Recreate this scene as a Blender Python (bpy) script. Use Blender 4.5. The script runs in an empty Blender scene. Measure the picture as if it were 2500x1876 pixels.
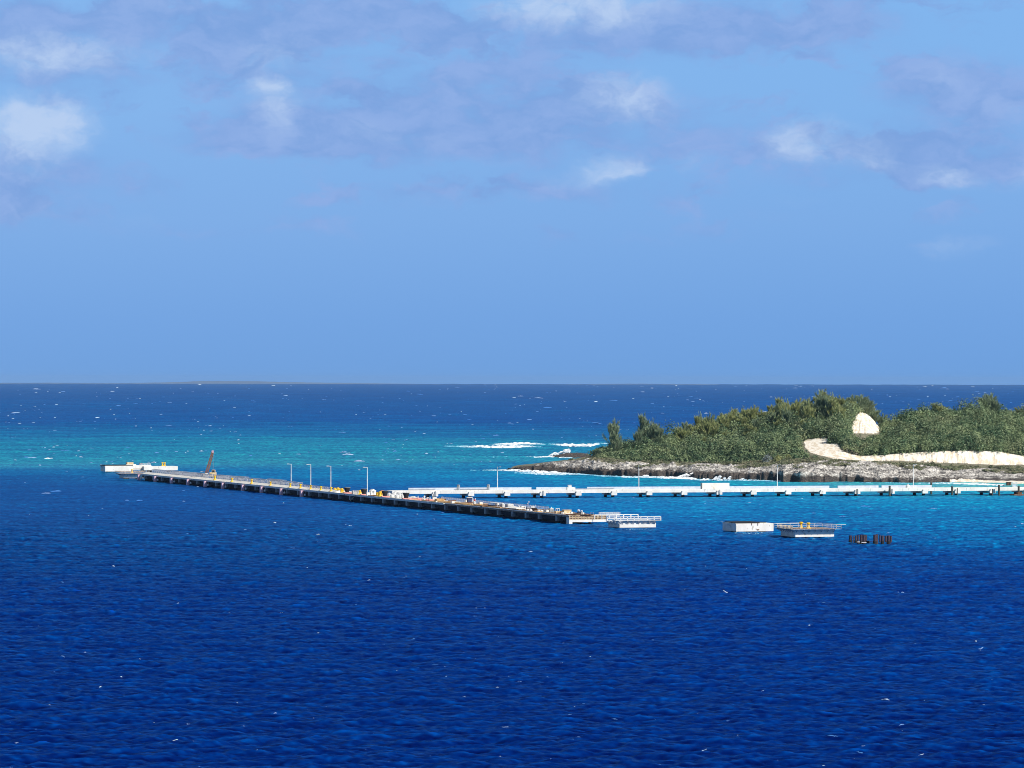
import bpy, math, random
import numpy as np
from mathutils import Matrix, Vector

# ---------------------------------------------------------------- camera, sky, sun, exposure
S = bpy.context.scene
COL = S.collection
F, H, Y0, TILT = 10000.0, 50.0, 925.5, 0.0016     # focal length (px of the 2500 px photo), eye height, level line, roll

cam_d = bpy.data.cameras.new('camera')
cam = bpy.data.objects.new('camera', cam_d)
COL.objects.link(cam)
S.camera = cam
cam_d.sensor_width = 36.0
cam_d.lens = 36.0 * F / 2500.0
cam_d.clip_start = 1.0
cam_d.clip_end = 200000.0
pitch = math.atan((938.0 - Y0) / F)
cam.matrix_world = (Matrix.Translation((0, 0, H)) @ Matrix.Rotation(math.radians(90) - pitch, 4, 'X')
                    @ Matrix.Rotation(TILT, 4, 'Z'))

S.render.engine = 'CYCLES'
S.view_settings.view_transform = 'Standard'
S.view_settings.look = 'None'
S.view_settings.exposure = 0.0
S.view_settings.gamma = 1.0
S.cycles.max_bounces = 5
S.cycles.diffuse_bounces = 2
S.cycles.glossy_bounces = 2
S.cycles.volume_bounces = 0
S.cycles.transparent_max_bounces = 4
S.cycles.caustics_reflective = False
S.cycles.caustics_refractive = False
S.cycles.sample_clamp_indirect = 3.0
S.cycles.sample_clamp_direct = 4.0
S.render.film_transparent = False
S.cycles.filter_width = 0.95
S.cycles.use_denoising = True
S.cycles.use_adaptive_sampling = False

SUN_EL, SUN_AZ = math.radians(40), math.radians(128)       # azimuth clockwise from +Y (the view direction): behind, to the right
sun_vec = Vector((math.sin(SUN_AZ) * math.cos(SUN_EL), math.cos(SUN_AZ) * math.cos(SUN_EL), math.sin(SUN_EL)))
sun_d = bpy.data.lights.new('sun', 'SUN')
sun_d.energy = 5.0
sun_d.angle = math.radians(0.5)
sun_d.color = (1.0, 0.955, 0.88)
sun = bpy.data.objects.new('sun', sun_d)
COL.objects.link(sun)
sun.rotation_euler = sun_vec.to_track_quat('Z', 'Y').to_euler()
sun.location = (0, 0, 500)


def lin(c):
    c = np.asarray(c, float) / 255.0
    return np.where(c <= 0.04045, c / 12.92, ((c + 0.055) / 1.055) ** 2.4)


def L4(r, g, b):
    v = lin((r, g, b))
    return (float(v[0]), float(v[1]), float(v[2]), 1.0)


class NT:
    """small helper round a node tree"""
    def __init__(self, tree):
        self.t = tree
        self.n = tree.nodes
        self.n.clear()

    def new(self, kind, **kw):
        nd = self.n.new(kind)
        for k, v in kw.items():
            setattr(nd, k, v)
        return nd

    def put(self, sock, v):
        if hasattr(v, 'is_output'):
            self.t.links.new(v, sock)
        elif v is not None:
            sock.default_value = v

    def math(self, op, a, b=None, c=None, clamp=False):
        nd = self.new('ShaderNodeMath', operation=op, use_clamp=clamp)
        for i, v in enumerate((a, b, c)):
            if v is not None:
                self.put(nd.inputs[i], v)
        return nd.outputs[0]

    def vmath(self, op, a, b=None):
        nd = self.new('ShaderNodeVectorMath', operation=op)
        self.put(nd.inputs[0], a)
        if b is not None:
            self.put(nd.inputs[1], b)
        return nd.outputs['Value' if op in ('LENGTH', 'DOT_PRODUCT', 'DISTANCE') else 'Vector']

    def mix(self, fac, a, b, mode='MIX'):
        nd = self.new('ShaderNodeMix', data_type='RGBA', blend_type=mode)
        self.put(nd.inputs[0], fac)
        self.put(nd.inputs[6], a)
        self.put(nd.inputs[7], b)
        return nd.outputs[2]

    def noise(self, vec, scale, detail=3.0, rough=0.5, dist=0.0, out=0):
        nd = self.new('ShaderNodeTexNoise')
        self.put(nd.inputs['Vector'], vec)
        nd.inputs['Scale'].default_value = scale
        nd.inputs['Detail'].default_value = detail
        nd.inputs['Roughness'].default_value = rough
        nd.inputs['Distortion'].default_value = dist
        return nd.outputs[out]

    def smooth(self, v, lo, hi, a=0.0, b=1.0):
        nd = self.new('ShaderNodeMapRange', interpolation_type='SMOOTHSTEP')
        self.put(nd.inputs[0], v)
        for i, q in enumerate((lo, hi, a, b)):
            nd.inputs[i + 1].default_value = q
        return nd.outputs[0]

    def ramp(self, fac, stops, interp='LINEAR'):
        nd = self.new('ShaderNodeValToRGB')
        self.put(nd.inputs[0], fac)
        cr = nd.color_ramp
        cr.interpolation = interp
        while len(cr.elements) < len(stops):
            cr.elements.new(0.5)
        for e, (p, c) in zip(cr.elements, stops):
            e.position = p
            e.color = c
        return nd.outputs[0]


world = bpy.data.worlds.new('World')
S.world = world
world.use_nodes = True
W = NT(world.node_tree)
sky = W.new('ShaderNodeTexSky', sky_type='NISHITA')
sky.sun_disc = False
sky.sun_elevation = SUN_EL
sky.sun_rotation = SUN_AZ
sky.air_density = 1.0
sky.dust_density = 0.3
sky.ozone_density = 1.6
SKY_STRENGTH = 0.065
tc = W.new('ShaderNodeTexCoord')
sep = W.new('ShaderNodeSeparateXYZ')
W.put(sep.inputs[0], tc.outputs['Generated'])
az = W.math('ARCTAN2', sep.outputs[0], sep.outputs[1])
el = W.math('ARCSINE', sep.outputs[2])
uv = W.new('ShaderNodeCombineXYZ')
W.put(uv.inputs[0], az)
W.put(uv.inputs[1], el)
uv = uv.outputs[0]
# ragged edges: shift the lookup by noise
warp = W.vmath('SUBTRACT', W.noise(W.vmath('MULTIPLY', uv, (1.0, 1.6, 1.0)), 60.0, 5.0, 0.6, out=1), (0.5, 0.5, 0.5))
wuv = W.vmath('ADD', uv, W.vmath('MULTIPLY', warp, (0.021, 0.014, 0.0)))


wuv2 = W.vmath('ADD', uv, W.vmath('MULTIPLY', warp, (0.012, 0.008, 0.0)))


def cloud_blob(px, py, rx, ry, amp, src=None):
    a = math.atan((px - 1250) / F)
    e = math.atan((Y0 - py) / F)
    d = W.vmath('SUBTRACT', src or wuv, (a, e, 0))
    d = W.vmath('MULTIPLY', d, (F / rx, F / ry, 0))
    r = W.vmath('LENGTH', d)
    return W.smooth(r, 0.0, 1.55, amp, 0.0)


def blob_sum(items, src=None):
    tot = None
    for it in items:
        b = cloud_blob(*it, src=src)
        tot = b if tot is None else W.math('ADD', tot, b)
    return tot


GREY = [(150, 60, 700, 75, .95), (780, 40, 420, 55, .7), (1350, 60, 520, 60, .8), (1900, 60, 400, 75, .75), (1680, 110, 330, 50, .6),
        (130, 200, 330, 80, .85), (60, 430, 250, 90, .9), (390, 455, 95, 45, .55), (640, 130, 190, 90, .75),
        (700, 330, 330, 70, .9), (1100, 215, 520, 95, .9), (1150, 360, 600, 60, .75), (1480, 290, 330, 70, .8),
        (1300, 465, 520, 42, .6), (2050, 370, 330, 75, .75), (2350, 240, 260, 115, .9), (2330, 410, 330, 70, .7),
        (650, 560, 230, 26, .5), (2000, 530, 300, 45, .35), (1480, 585, 330, 32, .3), (2330, 600, 240, 35, .3), (150, 540, 320, 50, .35)]
WHITE = [(170, 140, 230, 62, .80), (60, 150, 150, 60, .4), (95, 310, 165, 75, 1.0), (60, 350, 150, 120, .75), (110, 290, 90, 34, .45), (660, 135, 150, 80, .55), (655, 215, 55, 26, .75), (678, 262, 70, 50, .8),
         (670, 330, 110, 60, .4), (1420, 8, 250, 60, 1.0), (1380, 40, 330, 60, .45), (1480, 215, 120, 60, .6), (1580, 235, 100, 70, .5), (1520, 280, 190, 60, .35), (1500, 415, 80, 34, .75), (1555, 395, 60, 30, .6),
         (1440, 430, 90, 45, .5), (1920, 350, 75, 55, .75), (2010, 340, 110, 60, .75), (2155, 370, 75, 50, .65), (2100, 410, 160, 30, .3), (2300, 430, 70, 40, .75), (2370, 440, 70, 36, .5), (2330, 600, 120, 32, .5),
         (2300, 190, 150, 70, .42), (905, 325, 80, 46, .5), (1080, 215, 260, 60, .25), (2500, 415, 50, 60, .6), (2460, 270, 110, 60, .35), (1680, 395, 50, 40, .4), (50, 520, 120, 34, .42), (350, 535, 110, 26, .3),
         (480, 10, 300, 40, .3), (1080, 350, 120, 40, .3), (1330, 440, 60, 36, .35), (1940, 490, 110, 26, .25), (1950, 60, 90, 40, .2)]
# broad streaky cover everywhere else in the sky
far_n = W.noise(W.vmath('MULTIPLY', uv, (1.0, 3.0, 1.0)), 2.6, 6.0, 0.6)
above = W.smooth(el, 0.10, 0.30)
cover = W.math('MULTIPLY', W.smooth(far_n, 0.50, 0.68), above)
fine = W.noise(W.vmath('MULTIPLY', uv, (1.0, 2.2, 1.0)), 28.0, 5.0, 0.55)
fine2 = W.noise(W.vmath('MULTIPLY', wuv, (1.0, 2.0, 1.0)), 90.0, 4.0, 0.6)
grey = W.math('MULTIPLY', blob_sum(GREY), W.smooth(fine, 0.32, 0.62, 0.45, 1.2))
grey = W.math('MULTIPLY', grey, W.smooth(fine2, 0.2, 0.7, 0.75, 1.1))
puff = W.noise(W.vmath('MULTIPLY', wuv, (1.0, 2.4, 1.0)), 34.0, 6.0, 0.58)
puff = W.math('MULTIPLY', W.smooth(puff, 0.49, 0.66, 0.0, 0.50), W.math('MULTIPLY', W.smooth(el, 0.018, 0.045), W.smooth(puff, 0.2, 0.5)))
grey = W.math('ADD', grey, puff)
grey = W.smooth(grey, 0.16, 0.80, 0.0, 0.95)
white = W.math('MULTIPLY', blob_sum(WHITE, wuv2), W.smooth(fine2, 0.3, 0.7, 0.72, 1.15))
white = W.math('MULTIPLY', white, W.smooth(W.noise(wuv2, 150.0, 4.0, 0.6), 0.3, 0.7, 0.75, 1.15))
white = W.smooth(white, 0.10, 1.55, 0.0, 1.0)
low = W.ramp(W.math('MULTIPLY', el, 1.0 / 0.12), [(0.0, L4(112, 161, 222)), (0.12, L4(117, 165, 226)), (0.32, L4(128, 174, 231)),
                                                  (0.55, L4(133, 181, 236)), (1.0, L4(133, 185, 241))])
east = W.smooth(az, -0.12, 0.12)
low = W.mix(W.math('MULTIPLY', east, 0.5), low, W.mix(1.0, low, (0.90, 0.96, 0.985, 1), 'MULTIPLY'))
greyc = W.mix(W.smooth(W.math('ADD', W.math('MULTIPLY', fine, .5), W.math('MULTIPLY', fine2, .5)), 0.38, 0.62), L4(124, 163, 222), L4(142, 174, 229))
c = W.mix(grey, low, greyc)
c = W.mix(white, c, L4(182, 206, 241))
skyc = W.mix(1.0, sky.outputs[0], (SKY_STRENGTH, SKY_STRENGTH, SKY_STRENGTH, 1), 'MULTIPLY')
skyc = W.mix(cover, skyc, (0.36, 0.42, 0.54, 1))
c = W.mix(W.smooth(el, 0.10, 0.22), c, skyc)
bg = W.new('ShaderNodeBackground')
W.put(bg.inputs[0], c)
bg.inputs[1].default_value = 1.0
wo = W.new('ShaderNodeOutputWorld')
W.put(wo.inputs[0], bg.outputs[0])

# ---------------------------------------------------------------- from photo pixel to place
def lvl(px, py):
    return py - TILT * (px - 1250)


def at(px, py, z=0.0):
    """point on the level z seen at photo pixel px, py"""
    D = (H - z) * F / (lvl(px, py) - Y0)
    return Vector(((px - 1250) * D / F, D, z))


def at_d(px, py, D):
    """point at distance D seen at photo pixel px, py"""
    return Vector(((px - 1250) * D / F, D, H - (lvl(px, py) - Y0) * D / F))


def tag(o, label=None, cat=None, group=None, kind=None):
    if label: o['label'] = label
    if cat: o['category'] = cat
    if group: o['group'] = group
    if kind: o['kind'] = kind
    return o


def mesh_obj(name, verts, faces, mats=None, parent=None, smooth=False):
    me = bpy.data.meshes.new(name)
    verts = np.asarray(verts, np.float32)
    faces = np.asarray(faces, np.int32)
    k = faces.shape[1]
    me.vertices.add(len(verts))
    me.vertices.foreach_set('co', verts.ravel())
    me.loops.add(faces.size)
    me.loops.foreach_set('vertex_index', faces.ravel())
    me.polygons.add(len(faces))
    me.polygons.foreach_set('loop_start', np.arange(0, faces.size, k, dtype=np.int32))
    try:
        me.polygons.foreach_set('loop_total', np.full(len(faces), k, np.int32))
    except Exception:
        pass
    if smooth:
        me.polygons.foreach_set('use_smooth', np.ones(len(faces), bool))
    me.update(calc_edges=True)
    for m in (mats or []):
        me.materials.append(m)
    o = bpy.data.objects.new(name, me)
    COL.objects.link(o)
    if parent is not None:
        o.parent = parent
    return o


def point_color(me, name, rgb):
    a = me.attributes.new(name, 'FLOAT_COLOR', 'POINT')
    d = np.ones((len(rgb), 4), np.float32)
    d[:, :3] = rgb
    a.data.foreach_set('color', d.ravel())


def grid_faces(nr, nc):
    i = np.arange(nr * nc).reshape(nr, nc)
    return np.stack([i[:-1, :-1].ravel(), i[:-1, 1:].ravel(), i[1:, 1:].ravel(), i[1:, :-1].ravel()], 1)


class Noise2:
    """tiling smooth value noise for building meshes"""
    def __init__(self, seed, n=256):
        self.g = np.random.RandomState(seed).rand(n, n)
        self.n = n

    def __call__(self, x, y):
        xi = np.floor(x).astype(int); yi = np.floor(y).astype(int)
        fx = x - xi; fy = y - yi
        fx = fx * fx * (3 - 2 * fx); fy = fy * fy * (3 - 2 * fy)
        n = self.n; g = self.g
        a = g[xi % n, yi % n]; b = g[(xi + 1) % n, yi % n]
        c = g[xi % n, (yi + 1) % n]; d = g[(xi + 1) % n, (yi + 1) % n]
        return (a * (1 - fx) + b * fx) * (1 - fy) + (c * (1 - fx) + d * fx) * fy

    def fbm(self, x, y, o=4, g=0.5):
        t = 0; a = 1; s = 0
        for k in range(o):
            t = t + a * self(x * 2 ** k + 17.3 * k, y * 2 ** k + 9.1 * k)
            s += a; a *= g
        return t / s


# ---------------------------------------------------------------- the sea
def wave_tile(N, L, seed, lam_lo, lam_hi, slope, wind_deg, spread):
    rs = np.random.RandomState(seed)
    k1 = 2 * np.pi * np.fft.fftfreq(N, L / N)
    kx, ky = np.meshgrid(k1, k1, indexing='ij')
    k = np.hypot(kx, ky); k[0, 0] = 1e-6
    th = np.arctan2(ky, kx) - math.radians(wind_deg)
    sp = k ** -2.0 * np.exp(-(k * lam_lo / 2 / np.pi) ** 2 * 0.25) * np.exp(-(2 * np.pi / k / lam_hi) ** 2)
    sp *= np.abs(np.cos(th)) ** spread + 0.03
    sp[0, 0] = 0
    ph = (rs.randn(N, N) + 1j * rs.randn(N, N)) * sp
    h = np.fft.ifft2(ph).real
    gx = np.fft.ifft2(1j * kx * np.fft.fft2(h)).real
    gy = np.fft.ifft2(1j * ky * np.fft.fft2(h)).real
    f = slope / math.sqrt((gx ** 2 + gy ** 2).mean())
    return (h * f).astype(np.float32)


def sample_tile(t, L, x, y):
    N = t.shape[0]
    u = (x / L * N) % N; v = (y / L * N) % N
    ui = np.floor(u).astype(int); vi = np.floor(v).astype(int)
    fu = u - ui; fv = v - vi
    ui %= N; vi %= N
    u1 = (ui + 1) % N; v1 = (vi + 1) % N
    return (t[ui, vi] * (1 - fu) + t[u1, vi] * fu) * (1 - fv) + (t[ui, v1] * (1 - fu) + t[u1, v1] * fu) * fv


CHOP_L, SWELL_L, BIG_L = 151.0, 683.0, 3970.0
chop = wave_tile(512, CHOP_L, 3, 2.2, 10.0, 0.25, 84, 0.9)
swell = wave_tile(512, SWELL_L, 5, 7.0, 40.0, 0.06, 97, 1.6)
big = wave_tile(512, BIG_L, 8, 30.0, 170.0, 0.045, 92, 5.0)


ripple = wave_tile(512, 73.0, 21, 0.55, 2.6, 0.20, 88, 1.0)


def sea_z(x, y):
    r = np.hypot(x, y)
    lee = 1.0 - 0.55 * np.clip((r - 1250) / 250, 0, 1) * np.clip((2600 - r) / 400, 0, 1)   # calmer water round the piers and the beach
    z = sample_tile(chop, CHOP_L, x + 0.21 * y, y - 0.21 * x) * (0.35 + 0.65 * np.clip((4500 - r) / 3000, 0, 1))
    z = z + sample_tile(ripple, 73.0, x - 0.33 * y, y + 0.33 * x) * np.clip((2600 - r) / 1500, 0, 1)
    z = z + sample_tile(swell, SWELL_L, x - 0.1 * y, y + 0.1 * x) * np.clip((9000 - r) / 5000, 0.15, 1)
    z = z + sample_tile(big, BIG_L, x, y) * np.clip((r - 2300) / 2500, 0, 1) * 1.5
    return z * lee


ROWS = [350, 420, 480]
yp = 1925.0
while yp > Y0 + 12.6:
    ROWS.append(H * F / (yp - Y0))
    yp -= 0.72 if yp > 1300 else (0.6 if yp > 1000 else 0.4)
ROWS.append(40000.0)
ROWS = np.array(ROWS)
uin = np.linspace(-0.19, 0.19, 1850)
uo = 0.19 * np.geomspace(1.01, 14, 26)
UC = np.concatenate([-uo[::-1], uin, uo])
gy = np.repeat(ROWS[:, None], len(UC), 1)
gx = gy * UC[None, :]
inside = np.clip((0.25 - np.abs(UC)) / 0.05, 0, 1)[None, :]
gz = sea_z(gx, gy) * inside
# colour of the water by place: deep, then sand bottom, reef and the shallows of the beach (photo columns x rows)
SX = np.array([0, 625, 1250, 1875, 2500.])
SEA = [
    (938, [(16, 82, 149), (16, 82, 149), (16, 82, 149), (16, 82, 149), (16, 82, 149)]),
    (960, [(6, 78, 149), (6, 78, 149), (6, 78, 149), (6, 78, 149), (6, 78, 149)]),
    (1000, [(0, 84, 157), (0, 84, 157), (0, 84, 157), (0, 80, 155), (0, 78, 153)]),
    (1030, [(0, 86, 162), (0, 86, 162), (0, 82, 160), (0, 78, 158), (0, 74, 154)]),
    (1040, [(0, 98, 166), (0, 104, 170), (0, 100, 168), (0, 80, 158), (0, 74, 154)]),
    (1062, [(6, 120, 175), (10, 128, 177), (8, 124, 177), (6, 100, 167), (6, 90, 161)]),
    (1090, [(26, 155, 187), (32, 162, 189), (32, 161, 189), (6, 153, 187), (6, 115, 173)]),
    (1112, [(34, 161, 189), (40, 167, 191), (34, 165, 191), (20, 165, 193), (6, 135, 181)]),
    (1132, [(50, 175, 195), (54, 177, 195), (52, 179, 199), (46, 179, 201), (6, 135, 181)]),
    (1138, [(56, 166, 197), (48, 160, 193), (26, 158, 199), (24, 162, 199), (0, 120, 179)]),
    (1152, [(0, 117, 178), (0, 133, 190), (10, 151, 196), (10, 153, 192), (0, 123, 180)]),
    (1166, [(0, 98, 168), (0, 132, 190), (0, 162, 211), (10, 186, 221), (0, 162, 197)]),
    (1180, [(0, 88, 164), (0, 118, 182), (0, 144, 205), (30, 194, 225), (128, 234, 229)]),
    (1192, [(0, 86, 162), (0, 92, 170), (0, 134, 201), (14, 178, 223), (118, 227, 228)]),
    (1204, [(0, 84, 162), (0, 86, 168), (0, 128, 199), (0, 164, 221), (30, 184, 223)]),
    (1225, [(0, 84, 162), (0, 82, 166), (0, 120, 197), (0, 157, 219), (0, 172, 225)]),
    (1250, [(0, 78, 158), (0, 76, 158), (0, 108, 187), (0, 136, 205), (0, 141, 208)]),
    (1290, [(0, 72, 152), (0, 72, 152), (0, 90, 167), (0, 98, 177), (0, 123, 196)]),
    (1350, [(0, 66, 146), (0, 66, 146), (0, 70, 152), (0, 74, 160), (0, 79, 167)]),
    (1450, [(0, 53, 140), (0, 53, 140), (0, 53, 142), (0, 55, 146), (0, 61, 152)]),
    (1900, [(0, 45, 130), (0, 45, 130), (0, 45, 130), (0, 45, 130), (0, 45, 130)]),
]
n1, n2, n3 = Noise2(11), Noise2(12), Noise2(13)
cpx = 1250 + F * gx / gy
cpy = Y0 + F * H / gy
cpy2 = cpy + (n1.fbm(gx / 160, gy / 260, 4) - 0.5) * np.interp(cpy, [940, 1100, 1150, 1300, 1900], [10, 22, 12, 60, 240]) \
    + (n2.fbm(gx / 35, gy / 420, 3) - 0.5) * np.interp(cpy, [940, 1100, 1150, 1300], [4, 9, 7, 20])
cpx2 = cpx + (n3.fbm(gx / 120, gy / 400, 4) - 0.5) * 260
sy = np.array([r[0] for r in SEA], float)
tab = np.array([[lin(c) for c in r[1]] for r in SEA])
fi = np.clip(np.interp(cpy2, sy, np.arange(len(sy))), 0, len(sy) - 1.001)
fj = np.clip(np.interp(cpx2, SX, np.arange(5)), 0, 3.999)
i0 = fi.astype(int); j0 = fj.astype(int)
ti = (fi - i0)[..., None]; tj = (fj - j0)[..., None]
ti = ti * ti * (3 - 2 * ti)
body = (tab[i0, j0] * (1 - tj) + tab[i0, j0 + 1] * tj) * (1 - ti) + (tab[i0 + 1, j0] * (1 - tj) + tab[i0 + 1, j0 + 1] * tj) * ti
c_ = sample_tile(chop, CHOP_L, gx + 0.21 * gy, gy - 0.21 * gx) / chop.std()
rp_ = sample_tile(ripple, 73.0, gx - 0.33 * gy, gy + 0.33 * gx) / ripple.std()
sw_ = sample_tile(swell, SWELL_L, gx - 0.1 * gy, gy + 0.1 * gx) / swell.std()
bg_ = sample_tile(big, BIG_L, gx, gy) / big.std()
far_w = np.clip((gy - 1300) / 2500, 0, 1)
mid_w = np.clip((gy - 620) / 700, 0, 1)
l1_ = sample_tile(ripple, 73.0, gx * .85 + 0.05 * gy, gy / 1.5) / ripple.std()             # painted light and dark of short wavelets, colour only
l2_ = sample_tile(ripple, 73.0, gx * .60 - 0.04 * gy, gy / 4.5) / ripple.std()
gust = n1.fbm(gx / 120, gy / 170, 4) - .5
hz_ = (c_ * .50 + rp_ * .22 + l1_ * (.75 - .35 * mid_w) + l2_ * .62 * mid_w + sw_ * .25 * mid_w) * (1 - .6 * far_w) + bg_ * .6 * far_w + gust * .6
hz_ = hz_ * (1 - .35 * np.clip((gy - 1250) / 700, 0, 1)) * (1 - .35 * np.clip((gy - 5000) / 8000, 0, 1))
body = body * np.clip(np.exp(np.array([.4, .50, .31]) * hz_[..., None]) - np.array([.08, .15, .08]), .04, 3.2)       # bright crests and shaded troughs painted into the water colour
sea_verts = np.stack([gx, gy, gz], -1).reshape(-1, 3)
m_sea = bpy.data.materials.new('sea_water')
m_sea.use_nodes = True
T = NT(m_sea.node_tree)
geo = T.new('ShaderNodeNewGeometry')
att = T.new('ShaderNodeAttribute', attribute_name='body')
pos = geo.outputs['Position']
st = T.vmath('MULTIPLY', pos, (0.55, 1.0, 1.0))
b1 = T.noise(st, 1.1, 4.0, 0.6, 0.3)
bump = T.new('ShaderNodeBump')
bump.inputs['Strength'].default_value = 0.55
bump.inputs['Distance'].default_value = 0.35
T.put(bump.inputs['Height'], b1)
dif = T.new('ShaderNodeBsdfDiffuse')
SEA_GAIN = 0.62
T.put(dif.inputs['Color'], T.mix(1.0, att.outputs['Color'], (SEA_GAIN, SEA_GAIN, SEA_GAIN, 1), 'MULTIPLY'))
gl = T.new('ShaderNodeBsdfGlossy')
gl.inputs['Roughness'].default_value = 0.16
gl.inputs['Color'].default_value = (0.28, 0.64, 1.0, 1)
T.put(gl.inputs['Normal'], bump.outputs[0])
lw = T.new('ShaderNodeLayerWeight')
lw.inputs['Blend'].default_value = 0.5
T.put(lw.inputs['Normal'], bump.outputs[0])
fac = T.math('MULTIPLY_ADD', T.math('POWER', lw.outputs['Facing'], 12.0), 0.42, 0.004)
ms = T.new('ShaderNodeMixShader')
T.put(ms.inputs[0], fac)
T.put(ms.inputs[1], dif.outputs[0])
T.put(ms.inputs[2], gl.outputs[0])
out = T.new('ShaderNodeOutputMaterial')
T.put(out.inputs[0], ms.outputs[0])
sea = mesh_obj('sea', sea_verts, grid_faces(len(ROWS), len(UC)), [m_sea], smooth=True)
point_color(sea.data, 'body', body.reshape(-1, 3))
tag(sea, kind='structure')

# ---------------------------------------------------------------- the air
m_haze = bpy.data.materials.new('haze')
m_haze.use_nodes = True
T = NT(m_haze.node_tree)
pv = T.new('ShaderNodeVolumePrincipled')
pv.inputs['Color'].default_value = (0.45, 0.68, 1.0, 1)
pv.inputs['Density'].default_value = 0.9e-5
pv.inputs['Anisotropy'].default_value = 0.0
out = T.new('ShaderNodeOutputMaterial')
T.put(out.inputs['Volume'], pv.outputs[0])


def box_vf(x0, x1, y0, y1, z0, z1):
    v = [(x, y, z) for z in (z0, z1) for y in (y0, y1) for x in (x0, x1)]
    f = [(0, 2, 3, 1), (4, 5, 7, 6), (0, 1, 5, 4), (2, 6, 7, 3), (0, 4, 6, 2), (1, 3, 7, 5)]
    return v, f


hz = mesh_obj('haze', *box_vf(-90000, 90000, -1500, 41500, -9.0, 72.0), [m_haze])
tag(hz, kind='stuff')

# ---------------------------------------------------------------- materials
def mat(name, c1, c2, scale=0.6, rough=0.8, c3=None, t3=0.66, metallic=0.0, zst=1.0, lo=0.35, hi=0.65):
    """two-tone mottled surface (world coordinates), an optional third tone in blotches"""
    m = bpy.data.materials.new(name)
    m.use_nodes = True
    T = NT(m.node_tree)
    g = T.new('ShaderNodeNewGeometry')
    v = T.vmath('MULTIPLY', g.outputs['Position'], (1, 1, zst))
    c = T.mix(T.smooth(T.noise(v, scale, 5, 0.6), lo, hi), L4(*c1), L4(*c2))
    if c3:
        c = T.mix(T.smooth(T.noise(v, scale * 2.3, 4, 0.6), t3 - 0.06, t3 + 0.05), c, L4(*c3))
    b = T.new('ShaderNodeBsdfPrincipled')
    T.put(b.inputs['Base Color'], c)
    b.inputs['Roughness'].default_value = rough
    b.inputs['Metallic'].default_value = metallic
    o = T.new('ShaderNodeOutputMaterial')
    T.put(o.inputs[0], b.outputs[0])
    return m


# colours are surface colours (sRGB); lit white concrete is about 215
M = {
    'concrete': mat('pale_concrete', (243, 240, 231), (228, 223, 212), 0.35, 0.85, (190, 184, 170), 0.66, zst=0.5),
    'concrete_grey': mat('grey_concrete', (166, 170, 170), (136, 142, 144), 0.8, 0.9, (104, 108, 108), 0.62),
    'deck': mat('deck_concrete', (242, 238, 228), (224, 218, 206), 0.25, 0.85, (150, 140, 124), 0.64),
    'form': mat('formwork', (150, 126, 108), (112, 84, 72), 0.9, 0.9, (206, 190, 168), 0.60),
    'parapet': mat('painted_parapet', (196, 206, 220), (178, 190, 206), 0.5, 0.7, (158, 168, 182), 0.66),
    'galv': mat('galvanised_steel', (170, 174, 184), (140, 146, 160), 2.0, 0.5),
    'white': mat('white_paint', (236, 236, 232), (216, 216, 212), 1.0, 0.5),
    'cream': mat('cream_paint', (228, 208, 168), (204, 176, 128), 1.2, 0.6),
    'yellow': mat('yellow_paint', (246, 206, 44), (226, 180, 30), 2.0, 0.5, (150, 110, 30), 0.70),
    'pink': mat('faded_red_paint', (226, 160, 150), (206, 132, 124), 1.6, 0.7, (160, 96, 88), 0.66),
    'lilac': mat('fender_face', (244, 206, 214), (226, 182, 196), 1.6, 0.7),
    'black': mat('black_rubber', (36, 36, 38), (24, 24, 28), 1.6, 0.8),
    'rust': mat('rusty_steel', (120, 82, 52), (84, 54, 36), 2.2, 0.8, (160, 120, 80), 0.64),
    'boom': mat('ochre_boom_paint', (160, 104, 58), (116, 72, 42), 1.6, 0.7, (190, 146, 96), 0.64),
    'darksteel': mat('dark_pile_steel', (74, 58, 70), (44, 40, 52), 2.4, 0.7, (104, 70, 72), 0.62),
    'pilewood': mat('weathered_pile', (92, 88, 74), (62, 62, 54), 2.0, 0.85),
    'timber': mat('bare_timber', (222, 186, 132), (196, 152, 98), 1.4, 0.8),
    'bag': mat('white_sack_cloth', (226, 224, 218), (196, 196, 196), 2.5, 0.9, (150, 150, 156), 0.62),
    'blue': mat('blue_paint', (52, 66, 110), (40, 50, 86), 2.0, 0.6),
    'brick': mat('brown_cladding', (176, 132, 104), (150, 108, 84), 1.5, 0.8),
    'underdeck': mat('shade_dark_concrete', (40, 44, 54), (26, 30, 40), 0.8, 0.9),  # concrete below the decks, its colour darkened to deepen the shade
    'glass': mat('dark_glass', (40, 48, 56), (30, 36, 44), 1.0, 0.15),
    'red': mat('red_paint', (200, 60, 50), (170, 46, 40), 2.0, 0.6),
}


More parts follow.
